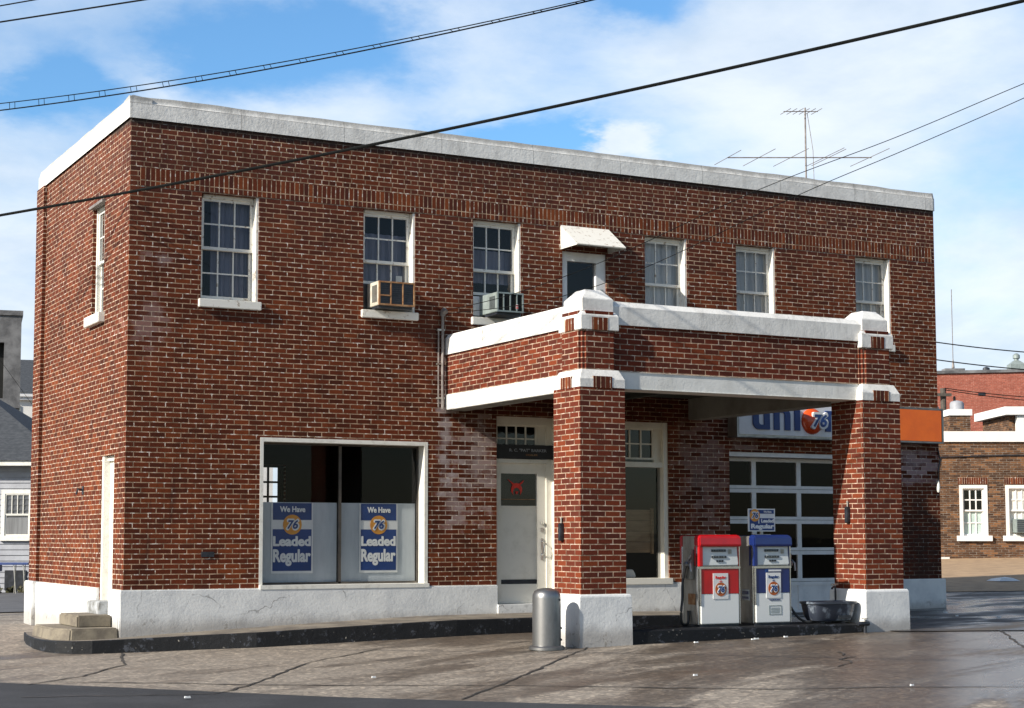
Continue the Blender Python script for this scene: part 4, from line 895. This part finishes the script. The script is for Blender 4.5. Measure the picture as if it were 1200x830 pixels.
# side-door steps
t = thing('concrete_steps', 'worn concrete steps leading to the white side door', 'steps', (0, .8, 0))
g = MB(); g.rings([[(-.88, -.5, -.66), (-.70, -.84, -.66), (-.062, -.86, -.66), (-.062, .66, -.66), (-.86, .66, -.66)], [(-.85, -.48, -.49), (-.68, -.81, -.49), (-.062, -.83, -.49), (-.062, .64, -.49), (-.83, .64, -.49)]]); g.build('bottom_step', 'concrete', t, bevel=.02)
g = MB(); g.box(-.52, -.062, -.50, .52, -.50, -.335); g.build('middle_step', 'concrete', t, bevel=.02)
g = MB(); g.box(-.17, .3, -.245, .395, -.345, -.165); g.build('top_step', noisy('flaking_grey_paint', (.42, .44, .46), (.17, .17, .16), 9, .8, bumpn=.3), t, bevel=.012)

# rooftop aerial
RT = Vector((.889, -.457, 0)); FWH = Vector((.457, .889, 0))
base = Vector((13.4, 2.5, 6.25))
t = thing('tv_antenna', 'thin rooftop television aerial with two booms on a mast', 'aerial', base)
g = MB(); g.tube([(0, 0, 0), (0, 0, 2.40)], .016, 8); g.tube([(.16, -.06, -.0), (.13, -.05, 1.6), (.05, 0, 2.3)], .006, 6); g.build('mast', 'pipe', t)
g = MB(); g.tube([RT*-1.45+Vector((0, 0, 1.46)), RT*1.22+Vector((0, 0, 1.46))], .011, 8); lb = g.build('boom', 'pipe', t)
def elem(par, c, L, drop=0, k=.25): g = MB(); v = (-FWH*.97+RT*k)*L; g.tube([c-v, c+v+Vector((0, 0, -drop))], .006, 6); g.build('element', 'pipe', par)
for u, L in ((-1.45, .62), (-.87, .72), (-.28, .75), (.34, .8), (.42, .7), (1.18, .75)): elem(lb, RT*u+Vector((0, 0, 1.46)), L)
g = MB(); g.tube([RT*-.40+Vector((0, 0, 2.33)), RT*.24+Vector((0, 0, 2.33))], .009, 8); ub = g.build('boom', 'pipe', t)
for k in range(6): elem(ub, RT*(-.36+.115*k)+Vector((0, 0, 2.33)), .22)

# overhead wires
def hang(p, q, sag, n=40, over=0.0):
    p, q = Vector(p), Vector(q); out = []
    for k in range(n+1):
        u = -over+(1+2*over)*k/n; v = p.lerp(q, u); v.z -= sag*4*u*(1-u)*1.0; out.append(v)
    return out
def CPT(px, py, dep): return CP+(fw+rt*((px-551.36)/F)-up*((py-466.03)/F))*dep
def cable(label, p, q, r, sag, over=.5, group=None):
    g = MB(); g.tube(hang(p, q, sag, 60, over), r, 6); o = g.build('overhead_cable', 'wire', smooth=True); return tag(o, label, 'cable', group)
cable('thick black overhead cable sweeping across the whole front of the building', CPT(0, 252.5, 15), CPT(1200, 1, 11), .0125, .06, .6)
cable('thin wire at the top left corner of the sky, lower of two', CPT(0, 26, 20), CPT(168, 0, 19), .010, .0, 9)
cable('thin wire in the extreme top left corner of the sky', CPT(0, 7, 20), CPT(40, 0, 19.8), .008, .0, 40)
A0, A1 = CPT(0, 121.5, 21), CPT(690, -1, 17); B0, B1 = CPT(0, 129.5, 21), CPT(695, 0, 17)
t = thing('spaced_cable_pair', 'pair of thin wires held apart by small spacers, crossing the upper left sky', 'cable', A0)
PA = [v-A0 for v in hang(A0, A1, .10, 60, .4)]; PB = [v-A0 for v in hang(B0, B1, .10, 60, .4)]
g = MB(); g.tube(PA, .006, 6); g.build('upper_wire', 'wire', t, smooth=True); g = MB(); g.tube(PB, .008, 6); g.build('lower_wire', 'wire', t, smooth=True)
for k in range(60):
    if k % 2: continue
    a_, b_ = PA[k], PB[k]; g = MB()
    for du in (0.0, .09):
        e = (PA[min(k+1, 60)]-PA[k]).normalized()*du; g = MB()
        g.tube([a_+e, b_+e], .004, 5); g.build('spacer', 'wire', t)
def hangto(label, pts, r):
    P = [Vector(p) for p in pts]; sm = []
    for i in range(len(P)-1):
        p0, p1, p2, p3 = P[max(i-1, 0)], P[i], P[i+1], P[min(i+2, len(P)-1)]
        for k in range(12):
            u = k/12; sm.append(.5*((2*p1)+(p2-p0)*u+(2*p0-5*p1+4*p2-p3)*u*u+(3*p1-p0-3*p2+p3)*u**3))
    sm.append(P[-1]); g = MB(); g.tube(sm, r, 6); tag(g.build('service_wire', 'wire', smooth=True), label, 'cable')
WA, WB = Vector((4.68, -.14)), Vector((8.9, -7.2)); WN = Vector((-(WB-WA).y, (WB-WA).x))
def onplane(px, py):
    d = fw+rt*((px-551.36)/F)-up*((py-466.03)/F); k = ((WA-Vector((CP.x, CP.y))).dot(WN))/(Vector((d.x, d.y)).dot(WN)); return CP+d*k
hangto('upper of two service wires dropping from the right sky to the conduit', [onplane(1320, 50), onplane(1200, 98), onplane(1050, 161), onplane(888, 223), onplane(710, 305), onplane(600, 345), (4.68, -.14, 3.99)], .005)
hangto('lower of two service wires dropping from the right sky to the conduit', [onplane(1320, 58), onplane(1200, 115), onplane(1060, 176), onplane(935, 229), onplane(760, 312), onplane(640, 352), (4.68, -.15, 3.94)], .005)

# scraps of paper on the lot
for x, y in ((5.9, -4.6), (6.75, -4.62), (6.85, -4.55), (7.35, -4.5), (5.0, -2.2), (-1.2, -6.6), (12.66, -2.8), (12.4, -2.2), (13.0, -1.3), (4.6, -9.9), (3.6, -7.9), (1.0, -5.9)):
    g = MB(); s_ = random.uniform(.02, .04); z = H(x, y)+.014
    g.rings([[(x-s_, y-s_*.6, z), (x+s_, y-s_*.5, z), (x+s_*.8, y+s_*.6, z), (x-s_*.7, y+s_*.5, z)], [(x-s_*.7, y-s_*.5, z+.012), (x+s_*.8, y-s_*.4, z+.02), (x+s_*.6, y+s_*.4, z+.012), (x-s_*.6, y+s_*.4, z+.018)]])
    tag(g.build('paper_scrap', 'paper'), 'tiny white scrap of litter lying on the ground of the lot', 'litter', 'paper scraps on the ground')
g = MB(); g.rings([[(20.6, 5.2, H(20.8, 5.4)+.03), (21.1, 5.1, H(20.8, 5.4)+.03), (21.1, 5.5, H(20.8, 5.4)+.03), (20.6, 5.6, H(20.8, 5.4)+.03)], [(20.7, 5.25, H(20.8, 5.4)+.10), (21.0, 5.2, H(20.8, 5.4)+.09), (21.0, 5.45, H(20.8, 5.4)+.11), (20.65, 5.5, H(20.8, 5.4)+.08)]]); tag(g.build('paper_sheet', 'paper'), 'crumpled white sheet lying on the tan gravel lot', 'litter')

# ------------------------------------------------------------------ background, left
t = thing('clapboard_house', 'small grey-white clapboard house with a dark hip roof behind the left corner', 'house', (3.55, 20.8, 0), -YAW)
g = MB(); zz = -1.0
while zz < 2.5:
    z1 = min(zz+.14, 2.52); g.rings([[(-9, .012, z1), (-9, -.012, zz), (-9, .2, zz), (-9, .2, z1)], [(.3, .012, z1), (.3, -.012, zz), (.3, .2, zz), (.3, .2, z1)]]); zz += .14
g.box(.05, .3, .2, 6, -1, 2.52); g.box(-9, -8.8, .2, 6, -1, 2.52); g.box(-9, .3, 5.8, 6, -1, 2.52)
g.build('wall', 'clap', t)
g = MB(); g.box(-9.4, .7, -.4, 6.4, 2.50, 2.63); g.build('fascia', 'white', t)
g = MB(); g.rings([[(-9.45, -.45, 2.63), (.75, -.45, 2.63), (.75, 6.45, 2.63), (-9.45, 6.45, 2.63)], [(-6.2, 2.99, 4.85), (-2.6, 2.99, 4.85), (-2.6, 3.01, 4.85), (-6.2, 3.01, 4.85)]]); g.build('roof', 'shingle', t)
f = MB(); a, b, c, d = -.85, -.22, .74, 1.80
f.box(a-.09, a, -.05, .02, c-.1, d+.1); f.box(b, b+.09, -.05, .02, c-.1, d+.1); f.box(a, b, -.05, .02, d, d+.1); f.box(a-.12, b+.12, -.09, .02, c-.12, c); w_ = f.build('window', 'white', t)
s = MB(); sash(s, a, b, 1.27, d, -.035, 4, 1, rail=.03, mun=.02); sash(s, a, b, c, 1.29, -.025, 1, 1, rail=.04); s.build('sash', 'white', w_)
g = MB(); g.face([(a, -.018, c), (b, -.018, c), (b, -.018, d), (a, -.018, d)]); g.build('pane', 'glass', w_)
g = MB(); g.box(a+.02, b-.02, -.0165, -.0145, c+.02, 1.2); g.build('lace_panel', 'curtain_pale', w_)
g = MB(); g.box(-.82, -.28, -.03, .03, -.62, -.12); g.build('vent', 'black', t)
t = thing('shrub', 'yellow-green shrub beside the clapboard house', 'shrub', (3.95, 20.2, -.7))
def leaves(mb, c, rad, n, size, flat=1.0):
    for _ in range(n):
        v = Vector((random.gauss(0, 1), random.gauss(0, 1), random.gauss(0, 1))); v = v.normalized()*rad*random.random()**.45; v.z *= flat
        p = Vector(c)+v; a_ = Vector((random.uniform(-1, 1), random.uniform(-1, 1), random.uniform(-.6, .6))).normalized(); b_ = a_.orthogonal().normalized(); s_ = size*random.uniform(.6, 1.3)
        mb.face([p-a_*s_, p+b_*s_*.5, p+a_*s_, p-b_*s_*.5])
g = MB(); leaves(g, (.0, 0, 2.9), .5, 500, .06, .75); leaves(g, (-.25, 0, 2.65), .22, 120, .06); leaves(g, (.3, .1, 2.3), .4, 250, .06); g.build('foliage', 'leaf', t)
g = MB(); g.tube([(.2, 0, 0), (.15, 0, 1.2), (.05, 0, 2.6)], .06, 8, taper=.3); g.tube([(.15, 0, 1.2), (.4, .1, 2.2)], .03, 6); g.build('stem', 'brownwood', t)
hx = lambda u, v: (3.55+.89*u+.456*v, 20.8-.456*u+.89*v)
for u, v, s_, lb in ((-.95, -.4, .14, 'left'), (-.55, -.35, .10, 'middle'), (-.2, -.45, .13, 'right')):
    x, y = hx(u, v); t = thing('weed', 'low brownish weed at the foot of the clapboard house, %s of three' % lb, 'plant', (x, y, H(x, y)-.05), 0, 'weeds along the house')
    g = MB(); leaves(g, (0, 0, .13), s_*1.3, 90, .05, .8); g.build('foliage', 'leaf_dark', t)
    g = MB(); g.tube([(0, 0, 0), (.02, 0, .15)], .01, 5); g.build('stem', 'brownwood', t)
x, y = hx(-.42, -.75); t = thing('workbench', 'small blue-topped trestle bench standing by the house', 'bench', (x, y, H(x, y)), -YAW)
g = MB(); g.box(-.38, .42, -.15, .15, .72, .78); g.box(-.38, -.3, -.15, .15, .56, .72); g.build('top', 'bluepaint', t, bevel=.01)
for sx in (.05, .28):
    g = MB(); g.tube([(sx, -.1, .72), (sx+.08, -.16, 0)], .014, 6); g.build('leg', 'steel', t); g = MB(); g.tube([(sx, .1, .72), (sx-.05, .16, 0)], .014, 6); g.build('leg', 'steel', t)

t = thing('grey_tower_building', 'tall weathered grey block building at the left edge', 'building', (8.95, 48.8, 0), -YAW+R(16.5))
g = MB(); wall(g, 'y', 0, .5, -9, 0, -1, 10.1, [(-3.0, -.68, 6.5, 8.85), (-3.0, -.68, 2.0, 5.9)], 0); g.box(-.5, 0, .5, 7, -1, 10.1); g.box(-9, -.5, 6.5, 7, -1, 10.1); g.box(-9, -8.5, .5, 6.5, -1, 10.1); g.box(-8.5, -.5, .5, 6.5, 9.6, 9.9); g.build('wall', 'greyblock', t)
g = MB(); g.box(-9.1, .06, -.06, 7.05, 10.0, 10.2); g.box(-.72, .03, -.05, -.002, 6.1, 6.25); g.build('ledge', 'greyblock', t)
for c, d in ((6.5, 8.85), (2.0, 5.9)):
    g = MB(); g.box(-3.0, -.68, .38, .42, c, d); g.build('window', 'dark', t)
t = thing('white_gabled_building', 'white building with a dark roof seen between the grey tower and the brick wall', 'building', (13.05, 69.2, 0), -YAW+R(16.5))
g = MB(); g.box(0-.05, 14, 0, 9, -1, 8.3); g.build('wall', 'whitewall', t)
g = MB(); g.box(-.3, 14.2, -.3, 9.3, 8.28, 8.5); g.box(-.2, 14.2, -.2, 9.2, 8.1, 8.28); g.build('cornice', 'greypaint', t)
g = MB(); g.rings([[(-.35, -.35, 8.5), (14.3, -.35, 8.5), (14.3, 9.3, 8.5), (-.35, 9.3, 8.5)], [(-.3, 4.4, 10.75), (14.3, 4.4, 10.75), (14.3, 4.6, 10.75), (-.3, 4.6, 10.75)]]); g.build('roof', 'shingle', t)
f = MB(); sash(f, -.02, .27, 6.45, 7.8, -.05, 2, 2, rail=.05, mun=.03, th=.045); w_ = f.build('window', 'acgrey', t); g = MB(); g.box(-.0, .25, -.02, -.006, 6.47, 7.78); g.build('pane', 'acgrey', w_)

# ------------------------------------------------------------------ background, right
BR = (29.3, 16.4)
t = thing('brown_brick_building', 'single-storey brown brick building with a white parapet beyond the gravel lot', 'building', (BR[0], BR[1], 0), -YAW)
RW = [(.60+1.38*k, 1.44+1.38*k, .74, 2.27) for k in range(5)]
g = MB(); wall(g, 'y', 0, .3, -12, 26, -.6, 3.57, RW+[(-1.0, -.12, -.6, 2.35)], 0); g.box(-12, -11.7, .3, 12, -.6, 3.57); g.box(25.7, 26, .3, 12, -.6, 3.57); g.box(-11.7, 25.7, 11.7, 12, -.6, 3.57); g.build('wall', 'brick_brown', t)
g = MB(); g.box(-11.7, 25.7, .3, 11.7, 3.3, 3.4); g.build('roof', 'shingle', t)
g = MB(); g.box(-12.06, 26.06, -.07, .36, 3.565, 3.88); g.box(-12.06, 26.06, 11.6, 12.06, 3.565, 3.88); g.build('parapet', 'whitewall', t)
for a, b, c, d in RW: g = MB(); g.box(a-.02, b+.02, -.012, .02, d+.03, d+.24); g.build('window_arch', 'soldier', t, uvrot=True)
for k, (a, b, c, d) in enumerate(RW):
    f = MB(); f.box(a, a+.10, -.02, .16, c, d); f.box(b-.10, b, -.02, .16, c, d); f.box(a+.1, b-.1, -.02, .16, d-.10, d); f.box(a-.1, b+.1, -.09, .16, c-.14, c+.02); w_ = f.build('window', 'whitewall', t)
    s = MB(); sash(s, a+.1, b-.1, (c+d)/2-.02, d-.1, .04, 3, 2, rail=.05, mun=.035); sash(s, a+.1, b-.1, c+.02, (c+d)/2+.02, .08, 3, 2, rail=.05, mun=.035); s.build('sash', 'whitewall', w_)
    g = MB(); g.face([(a+.1, .075, (c+d)/2), (b-.1, .075, (c+d)/2), (b-.1, .075, d-.1), (a+.1, .075, d-.1)]); g.build('upper_pane', 'glass' if k == 0 else 'cream', w_)
    g = MB(); g.face([(a+.1, .115, c), (b-.1, .115, c), (b-.1, .115, (c+d)/2), (a+.1, .115, (c+d)/2)]); g.build('lower_pane', noisy('frosted_pane', (.5, .6, .55), (.42, .52, .48), 3, .3) if k == 0 else 'cream', w_)
    g = MB(); g.box(a+.1, b-.1, .25, .29, c, d); g.build('blind', 'dark', w_)
f = MB(); f.box(-.24, -.06, -.05, .1, -.4, 1.6); f.box(-1.1, -.24, -.05, .1, 2.2, 2.4); f.box(-.24, -.06, -.05, .1, 1.6, 2.4, 1); f.box(-.3, .2, -.25, .1, -.4, .12); w_ = f.build('door_frame', ['whitewall', 'orange_print'], t)
g = MB(); g.box(-1.0, -.24, .02, .07, -.4, 2.2); g.build('door', 'cream', w_)
g = MB(); g.tube([(.05, -.03, 3.1), (2, -.03, 3.16), (12, -.03, 3.17)], .018, 6); g.tube([(.05, -.03, 3.1), (-.05, -.05, 2.8), (-.06, -.05, 2.3)], .018, 6); g.build('conduit', 'black', t)
def air2():
    x, y = BR[0]+.89*2.45+.456*-.05, BR[1]-.456*2.45-.89*.05
    t = thing('air_conditioner', 'small grey air conditioner in the far right window of the brown brick building', 'air conditioner', (x, y, .84), -YAW, 'window air conditioners')
    g = MB(); g.box(-.25, .25, -.2, .3, 0, .42); g.build('case', 'acgrey', t, bevel=.02)
    g = MB(); 
    for k in range(6): g.box(-.22, .22, -.21, -.2, .04+.06*k, .08+.06*k)
    g.build('coil_grille', 'black', t)
air2()
def on_br(u, v): return (BR[0]+.89*u+.456*v, BR[1]-.456*u+.89*v)
x, y = on_br(1.34, 3.0); t = thing('brick_chimney', 'dark square chimney with a white cap on the flat roof', 'chimney', (x, y, 3.38), -YAW)
g = MB(); g.box(-.1, .55, 0, .7, 0, 1.2); g.build('stack', 'brick_brown', t); g = MB(); g.box(-.14, .6, -.05, .75, 1.2, 1.40); g.build('cap', 'whitewall', t)
x, y = on_br(3.1, 3.0); t = thing('roof_penthouse', 'small roof structure with a white slab top and white post at the right edge', 'roof house', (x, y, 3.38), -YAW)
g = MB(); g.box(.1, 3, .3, 3, 0, 1.22); g.build('wall', 'brick_brown', t); g = MB(); g.box(-.12, 3.2, -.1, 3.2, 1.22, 1.48); g.build('slab', 'whitewall', t); g = MB(); g.box(.28, .5, .0, .2, 0, 1.22); g.build('post', 'whitewall', t)

t = thing('pink_brick_building', 'big pinkish red brick building rising behind the brown one', 'building', (46.7, 35.0, 0), -YAW)
g = MB(); g.rings([[(-14, 0, -1), (34, 0, -1), (34, 20, -1), (-14, 20, -1)], [(-14, 0, 7.75), (34, 0, 8.75), (34, 20, 8.75), (-14, 20, 7.75)]]); g.build('wall', 'brick_pink', t)
g = MB(); g.rings([[(-14.1, -.08, 7.74), (34.1, -.08, 8.74), (34.1, 20, 8.74), (-14.1, 20, 7.74)], [(-14.1, -.08, 7.87), (34.1, -.08, 8.87), (34.1, 20, 8.87), (-14.1, 20, 7.87)]]); g.build('coping', 'greyblock', t)
g = MB(); g.box(1.7, 2.0, -.03, .02, 7.05, 7.2); g.build('vent', 'black', t)
def on_pk(u, v): return (46.7+.89*u+.456*v, 35.0-.456*u+.89*v)
x, y = on_pk(.9, 1.0); t = thing('roof_aerial', 'tall whip aerial on a low dark roof box of the pink building', 'aerial', (x, y, 8.0), -YAW)
g = MB(); g.box(-.45, .45, -.3, .3, 0, .35); g.build('box', 'greyblock', t); g = MB(); g.tube([(0, 0, .35), (0, 0, 4.0)], .018, 6); g.lathe(0, 0, [(.02, .35), (.07, .4), (.05, .6), (.02, .8)], 10); g.build('whip', 'pipe', t)
x, y = on_pk(2.4, 1.0); t = thing('roof_vent', 'small dark mushroom vent on the pink building roof', 'vent', (x, y, 8.05), -YAW)
g = MB(); g.lathe(0, 0, [(.06, 0), (.06, .22), (.17, .23), (.15, .35), (.04, .4)], 12); g.build('cowl', 'black', t)
x, y = on_pk(3.75, 1.0); t = thing('roof_ventilator', 'grey-green metal ventilator with a round cowl on the pink building roof', 'ventilator', (x, y, 8.05), -YAW)
g = MB(); g.rings([[(-.32, -.3, 0), (.36, -.3, 0), (.36, .3, 0), (-.32, .3, 0)], [(-.32, -.3, .5), (.36, -.3, .5), (.36, .3, .5), (-.32, .3, .5)], [(-.1, -.1, .68), (.14, -.1, .68), (.14, .1, .68), (-.1, .1, .68)]]); g.build('box', 'acgrey', t); g = MB(); g.lathe(.03, 0, [(.1, .66), (.1, .75), (.16, .78), (.16, .92), (.08, 1.0), (.01, 1.02)], 14); g.build('cowl', 'acgrey', t, smooth=True)
t = thing('utility_pole', 'dark utility pole with pale transformer cans between the buildings', 'utility pole', (36.35, 23.7, 0), -YAW)
g = MB(); g.tube([(0, 0, -.5), (0, 0, 6.05)], .13, 10, taper=.8); g.build('pole', 'brownwood', t)
g = MB(); g.box(-.9, .25, -.2, -.1, 5.75, 5.86); g.build('crossarm', 'brownwood', t)
for cx, zz in ((.48, 4.75), (-.42, 4.6)):
    g = MB(); g.lathe(cx, 0, [(.02, zz-.02), (.25, zz), (.25, zz+.75), (.2, zz+.82), (.05, zz+.86)], 16); tr = g.build('transformer', 'clap', t, smooth=True)
    g = MB(); g.lathe(cx-.08, 0, [(.04, zz+.8), (.05, zz+.95), (.03, zz+1.02)], 8); g.build('bushing', 'brownwood', tr)
cable('upper of two distant wires right of the building', CPT(1060, 395.5, 60), CPT(1210, 413.5, 60), .022, .05, 1.5)
cable('lower of two distant wires right of the building', CPT(1060, 416, 60), CPT(1210, 434, 60), .022, .05, 1.5)
cable('upper of two wires crossing the pink brick building', CPT(1107, 455, 59), CPT(1210, 466, 59), .016, .03, 0.0)
cable('lower of two wires crossing the pink brick building', CPT(1107, 457, 59), CPT(1210, 470, 59), .016, .03, 0.0)
cable('wire between the grey tower and the white building', CPT(-5, 415, 45), CPT(60, 505, 45), .006, .0, .1)

# cloud cover thins out (blue gaps) or thickens (banks) in these directions of the sky
BLOBS = [((.213, .941, .262), (.06, .06, .035), -.5), ((.335, .898, .285), (.13, .1, .045), -.62), ((.46, .853, .235), (.09, .09, .03), -.6), ((.52, .80, .30), (.07, .07, .02), -.4), ((.39, .87, .305), (.06, .06, .03), -.2),
         ((.508, .829, .234), (.035, .035, .018), .75), ((.62, .74, .26), (.16, .16, .1), .35), ((.26, .925, .262), (.05, .05, .05), .3)]
CLOUD_LO, CLOUD_HI, SKYTINT, EXPO = (4.8, 5.7, 6.8), (6.9, 7.4, 7.9), (.78, 1.18, 1.45), .55

# ------------------------------------------------------------------ camera, light, sky
cam_d = bpy.data.cameras.new('camera'); cam = bpy.data.objects.new('camera', cam_d); C.objects.link(cam); scene.camera = cam
cam.matrix_world = Matrix(((rt.x, up.x, -fw.x, CP.x), (rt.y, up.y, -fw.y, CP.y), (rt.z, up.z, -fw.z, CP.z), (0, 0, 0, 1)))
cam_d.sensor_fit = 'HORIZONTAL'; cam_d.sensor_width = 36; cam_d.lens = 36*F/1200
cam_d.shift_x = 48.6423/1200; cam_d.shift_y = 51.0345/1200
cam_d.clip_start = .1; cam_d.clip_end = 5000
SUN = Vector((-1, -.16, .55)).normalized()
sd = bpy.data.lights.new('sun', 'SUN'); sd.energy = 5.0; sd.angle = R(.5); sd.color = (1, .93, .82)
so = bpy.data.objects.new('sun', sd); C.objects.link(so); so.rotation_euler = SUN.to_track_quat('Z', 'Y').to_euler()
w = bpy.data.worlds.new('World'); scene.world = w; w.use_nodes = True; nt = w.node_tree; nt.nodes.clear()
class WT(NT):
    def __init__(s, t): s.t = t
t = WT(nt)
sky = t.n('TexSky', sky_type='NISHITA'); sky.sun_disc = False; sky.sun_elevation = math.asin(SUN.z); sky.sun_rotation = math.atan2(SUN.x, SUN.y) % (2*math.pi); sky.air_density = 1.0; sky.dust_density = .6; sky.ozone_density = 1.6
d = t.n('TexCoord').outputs['Generated']; s = t.sep(d)
den = t.math('ADD', t.math('MAXIMUM', s[2], 0.0), .22)
q = t.comb(t.math('DIVIDE', s[0], den), t.math('DIVIDE', s[1], den), .37)
n1 = t.noise(q, 1.1, 9.0, .58, .35); n2 = t.noise(q, 3.6, 8.0, .6, .3); n3 = t.noise(q, .55, 4.0, .5)
dens = t.math('ADD', t.math('MULTIPLY', n1, 1.15), t.math('ADD', t.math('MULTIPLY', n2, .42), .11))
wv = t.n('VectorMath', {0: t.n('TexNoise', {'Vector': q, 'Scale': 2.2, 'Detail': 7.0, 'Roughness': .62}).outputs['Color'], 1: (.5, .5, .5)}, operation='SUBTRACT').outputs[0]
dw = t.n('VectorMath', {0: d, 1: t.n('VectorMath', {0: wv, 1: (.22, .16, .10)}, operation='MULTIPLY').outputs[0]}, operation='ADD').outputs[0]
for (dx, dy, dz), wd, amt in BLOBS:
    dp = t.n('VectorMath', {0: dw, 1: (dx, dy, dz)}, operation='SUBTRACT').outputs[0]
    dp = t.n('VectorMath', {0: dp, 1: wd}, operation='DIVIDE').outputs[0]
    ln = t.n('VectorMath', {0: dp}, operation='LENGTH').outputs['Value']
    g = t.n('MapRange', {'Value': ln, 'From Min': 1.0, 'From Max': 0.0, 'To Min': 0.0, 'To Max': 1.0}, interpolation_type='SMOOTHSTEP').outputs[0]
    dens = t.math('ADD', dens, t.math('MULTIPLY', g, amt))
dens = t.math('ADD', dens, t.math('MULTIPLY', t.math('SUBTRACT', 1.0, t.step(s[2], .10, .25)), .34))
ahead = t.n('VectorMath', {0: d, 1: (.46, .89, .25)}, operation='DOT_PRODUCT').outputs['Value']
dens = t.math('ADD', dens, t.math('MULTIPLY', t.math('SUBTRACT', t.step(ahead, .2, .85), 1.0), .62))  # cloud thinned outside the view to weaken the fill on the facade
fac = t.step(dens, .56, 1.18)
shade = t.step(t.noise(q, 1.7, 7.0, .6, .2), .34, .66)
cloud = t.mix(shade, CLOUD_LO, CLOUD_HI)
col = t.mix(t.math('MULTIPLY', fac, .93), t.mix(1.0, sky.outputs[0], t.mix(t.step(ahead, .3, .9), (1.0, 1.0, 1.0), SKYTINT), 'MULTIPLY'), cloud)
bg = t.n('Background', {'Color': col, 'Strength': .095}); t.out = None
o = nt.nodes.new('ShaderNodeOutputWorld'); nt.links.new(bg.outputs[0], o.inputs[0])
vs = scene.view_settings; vs.view_transform = 'Standard'; vs.look = 'None'; vs.exposure = EXPO; vs.gamma = 1.0; vs.use_curve_mapping = False
scene.render.engine = 'CYCLES'; scene.cycles.use_denoising = True; scene.cycles.max_bounces = 8; scene.cycles.transparent_max_bounces = 16; scene.cycles.caustics_reflective = False; scene.cycles.caustics_refractive = False; scene.cycles.sample_clamp_indirect = 6
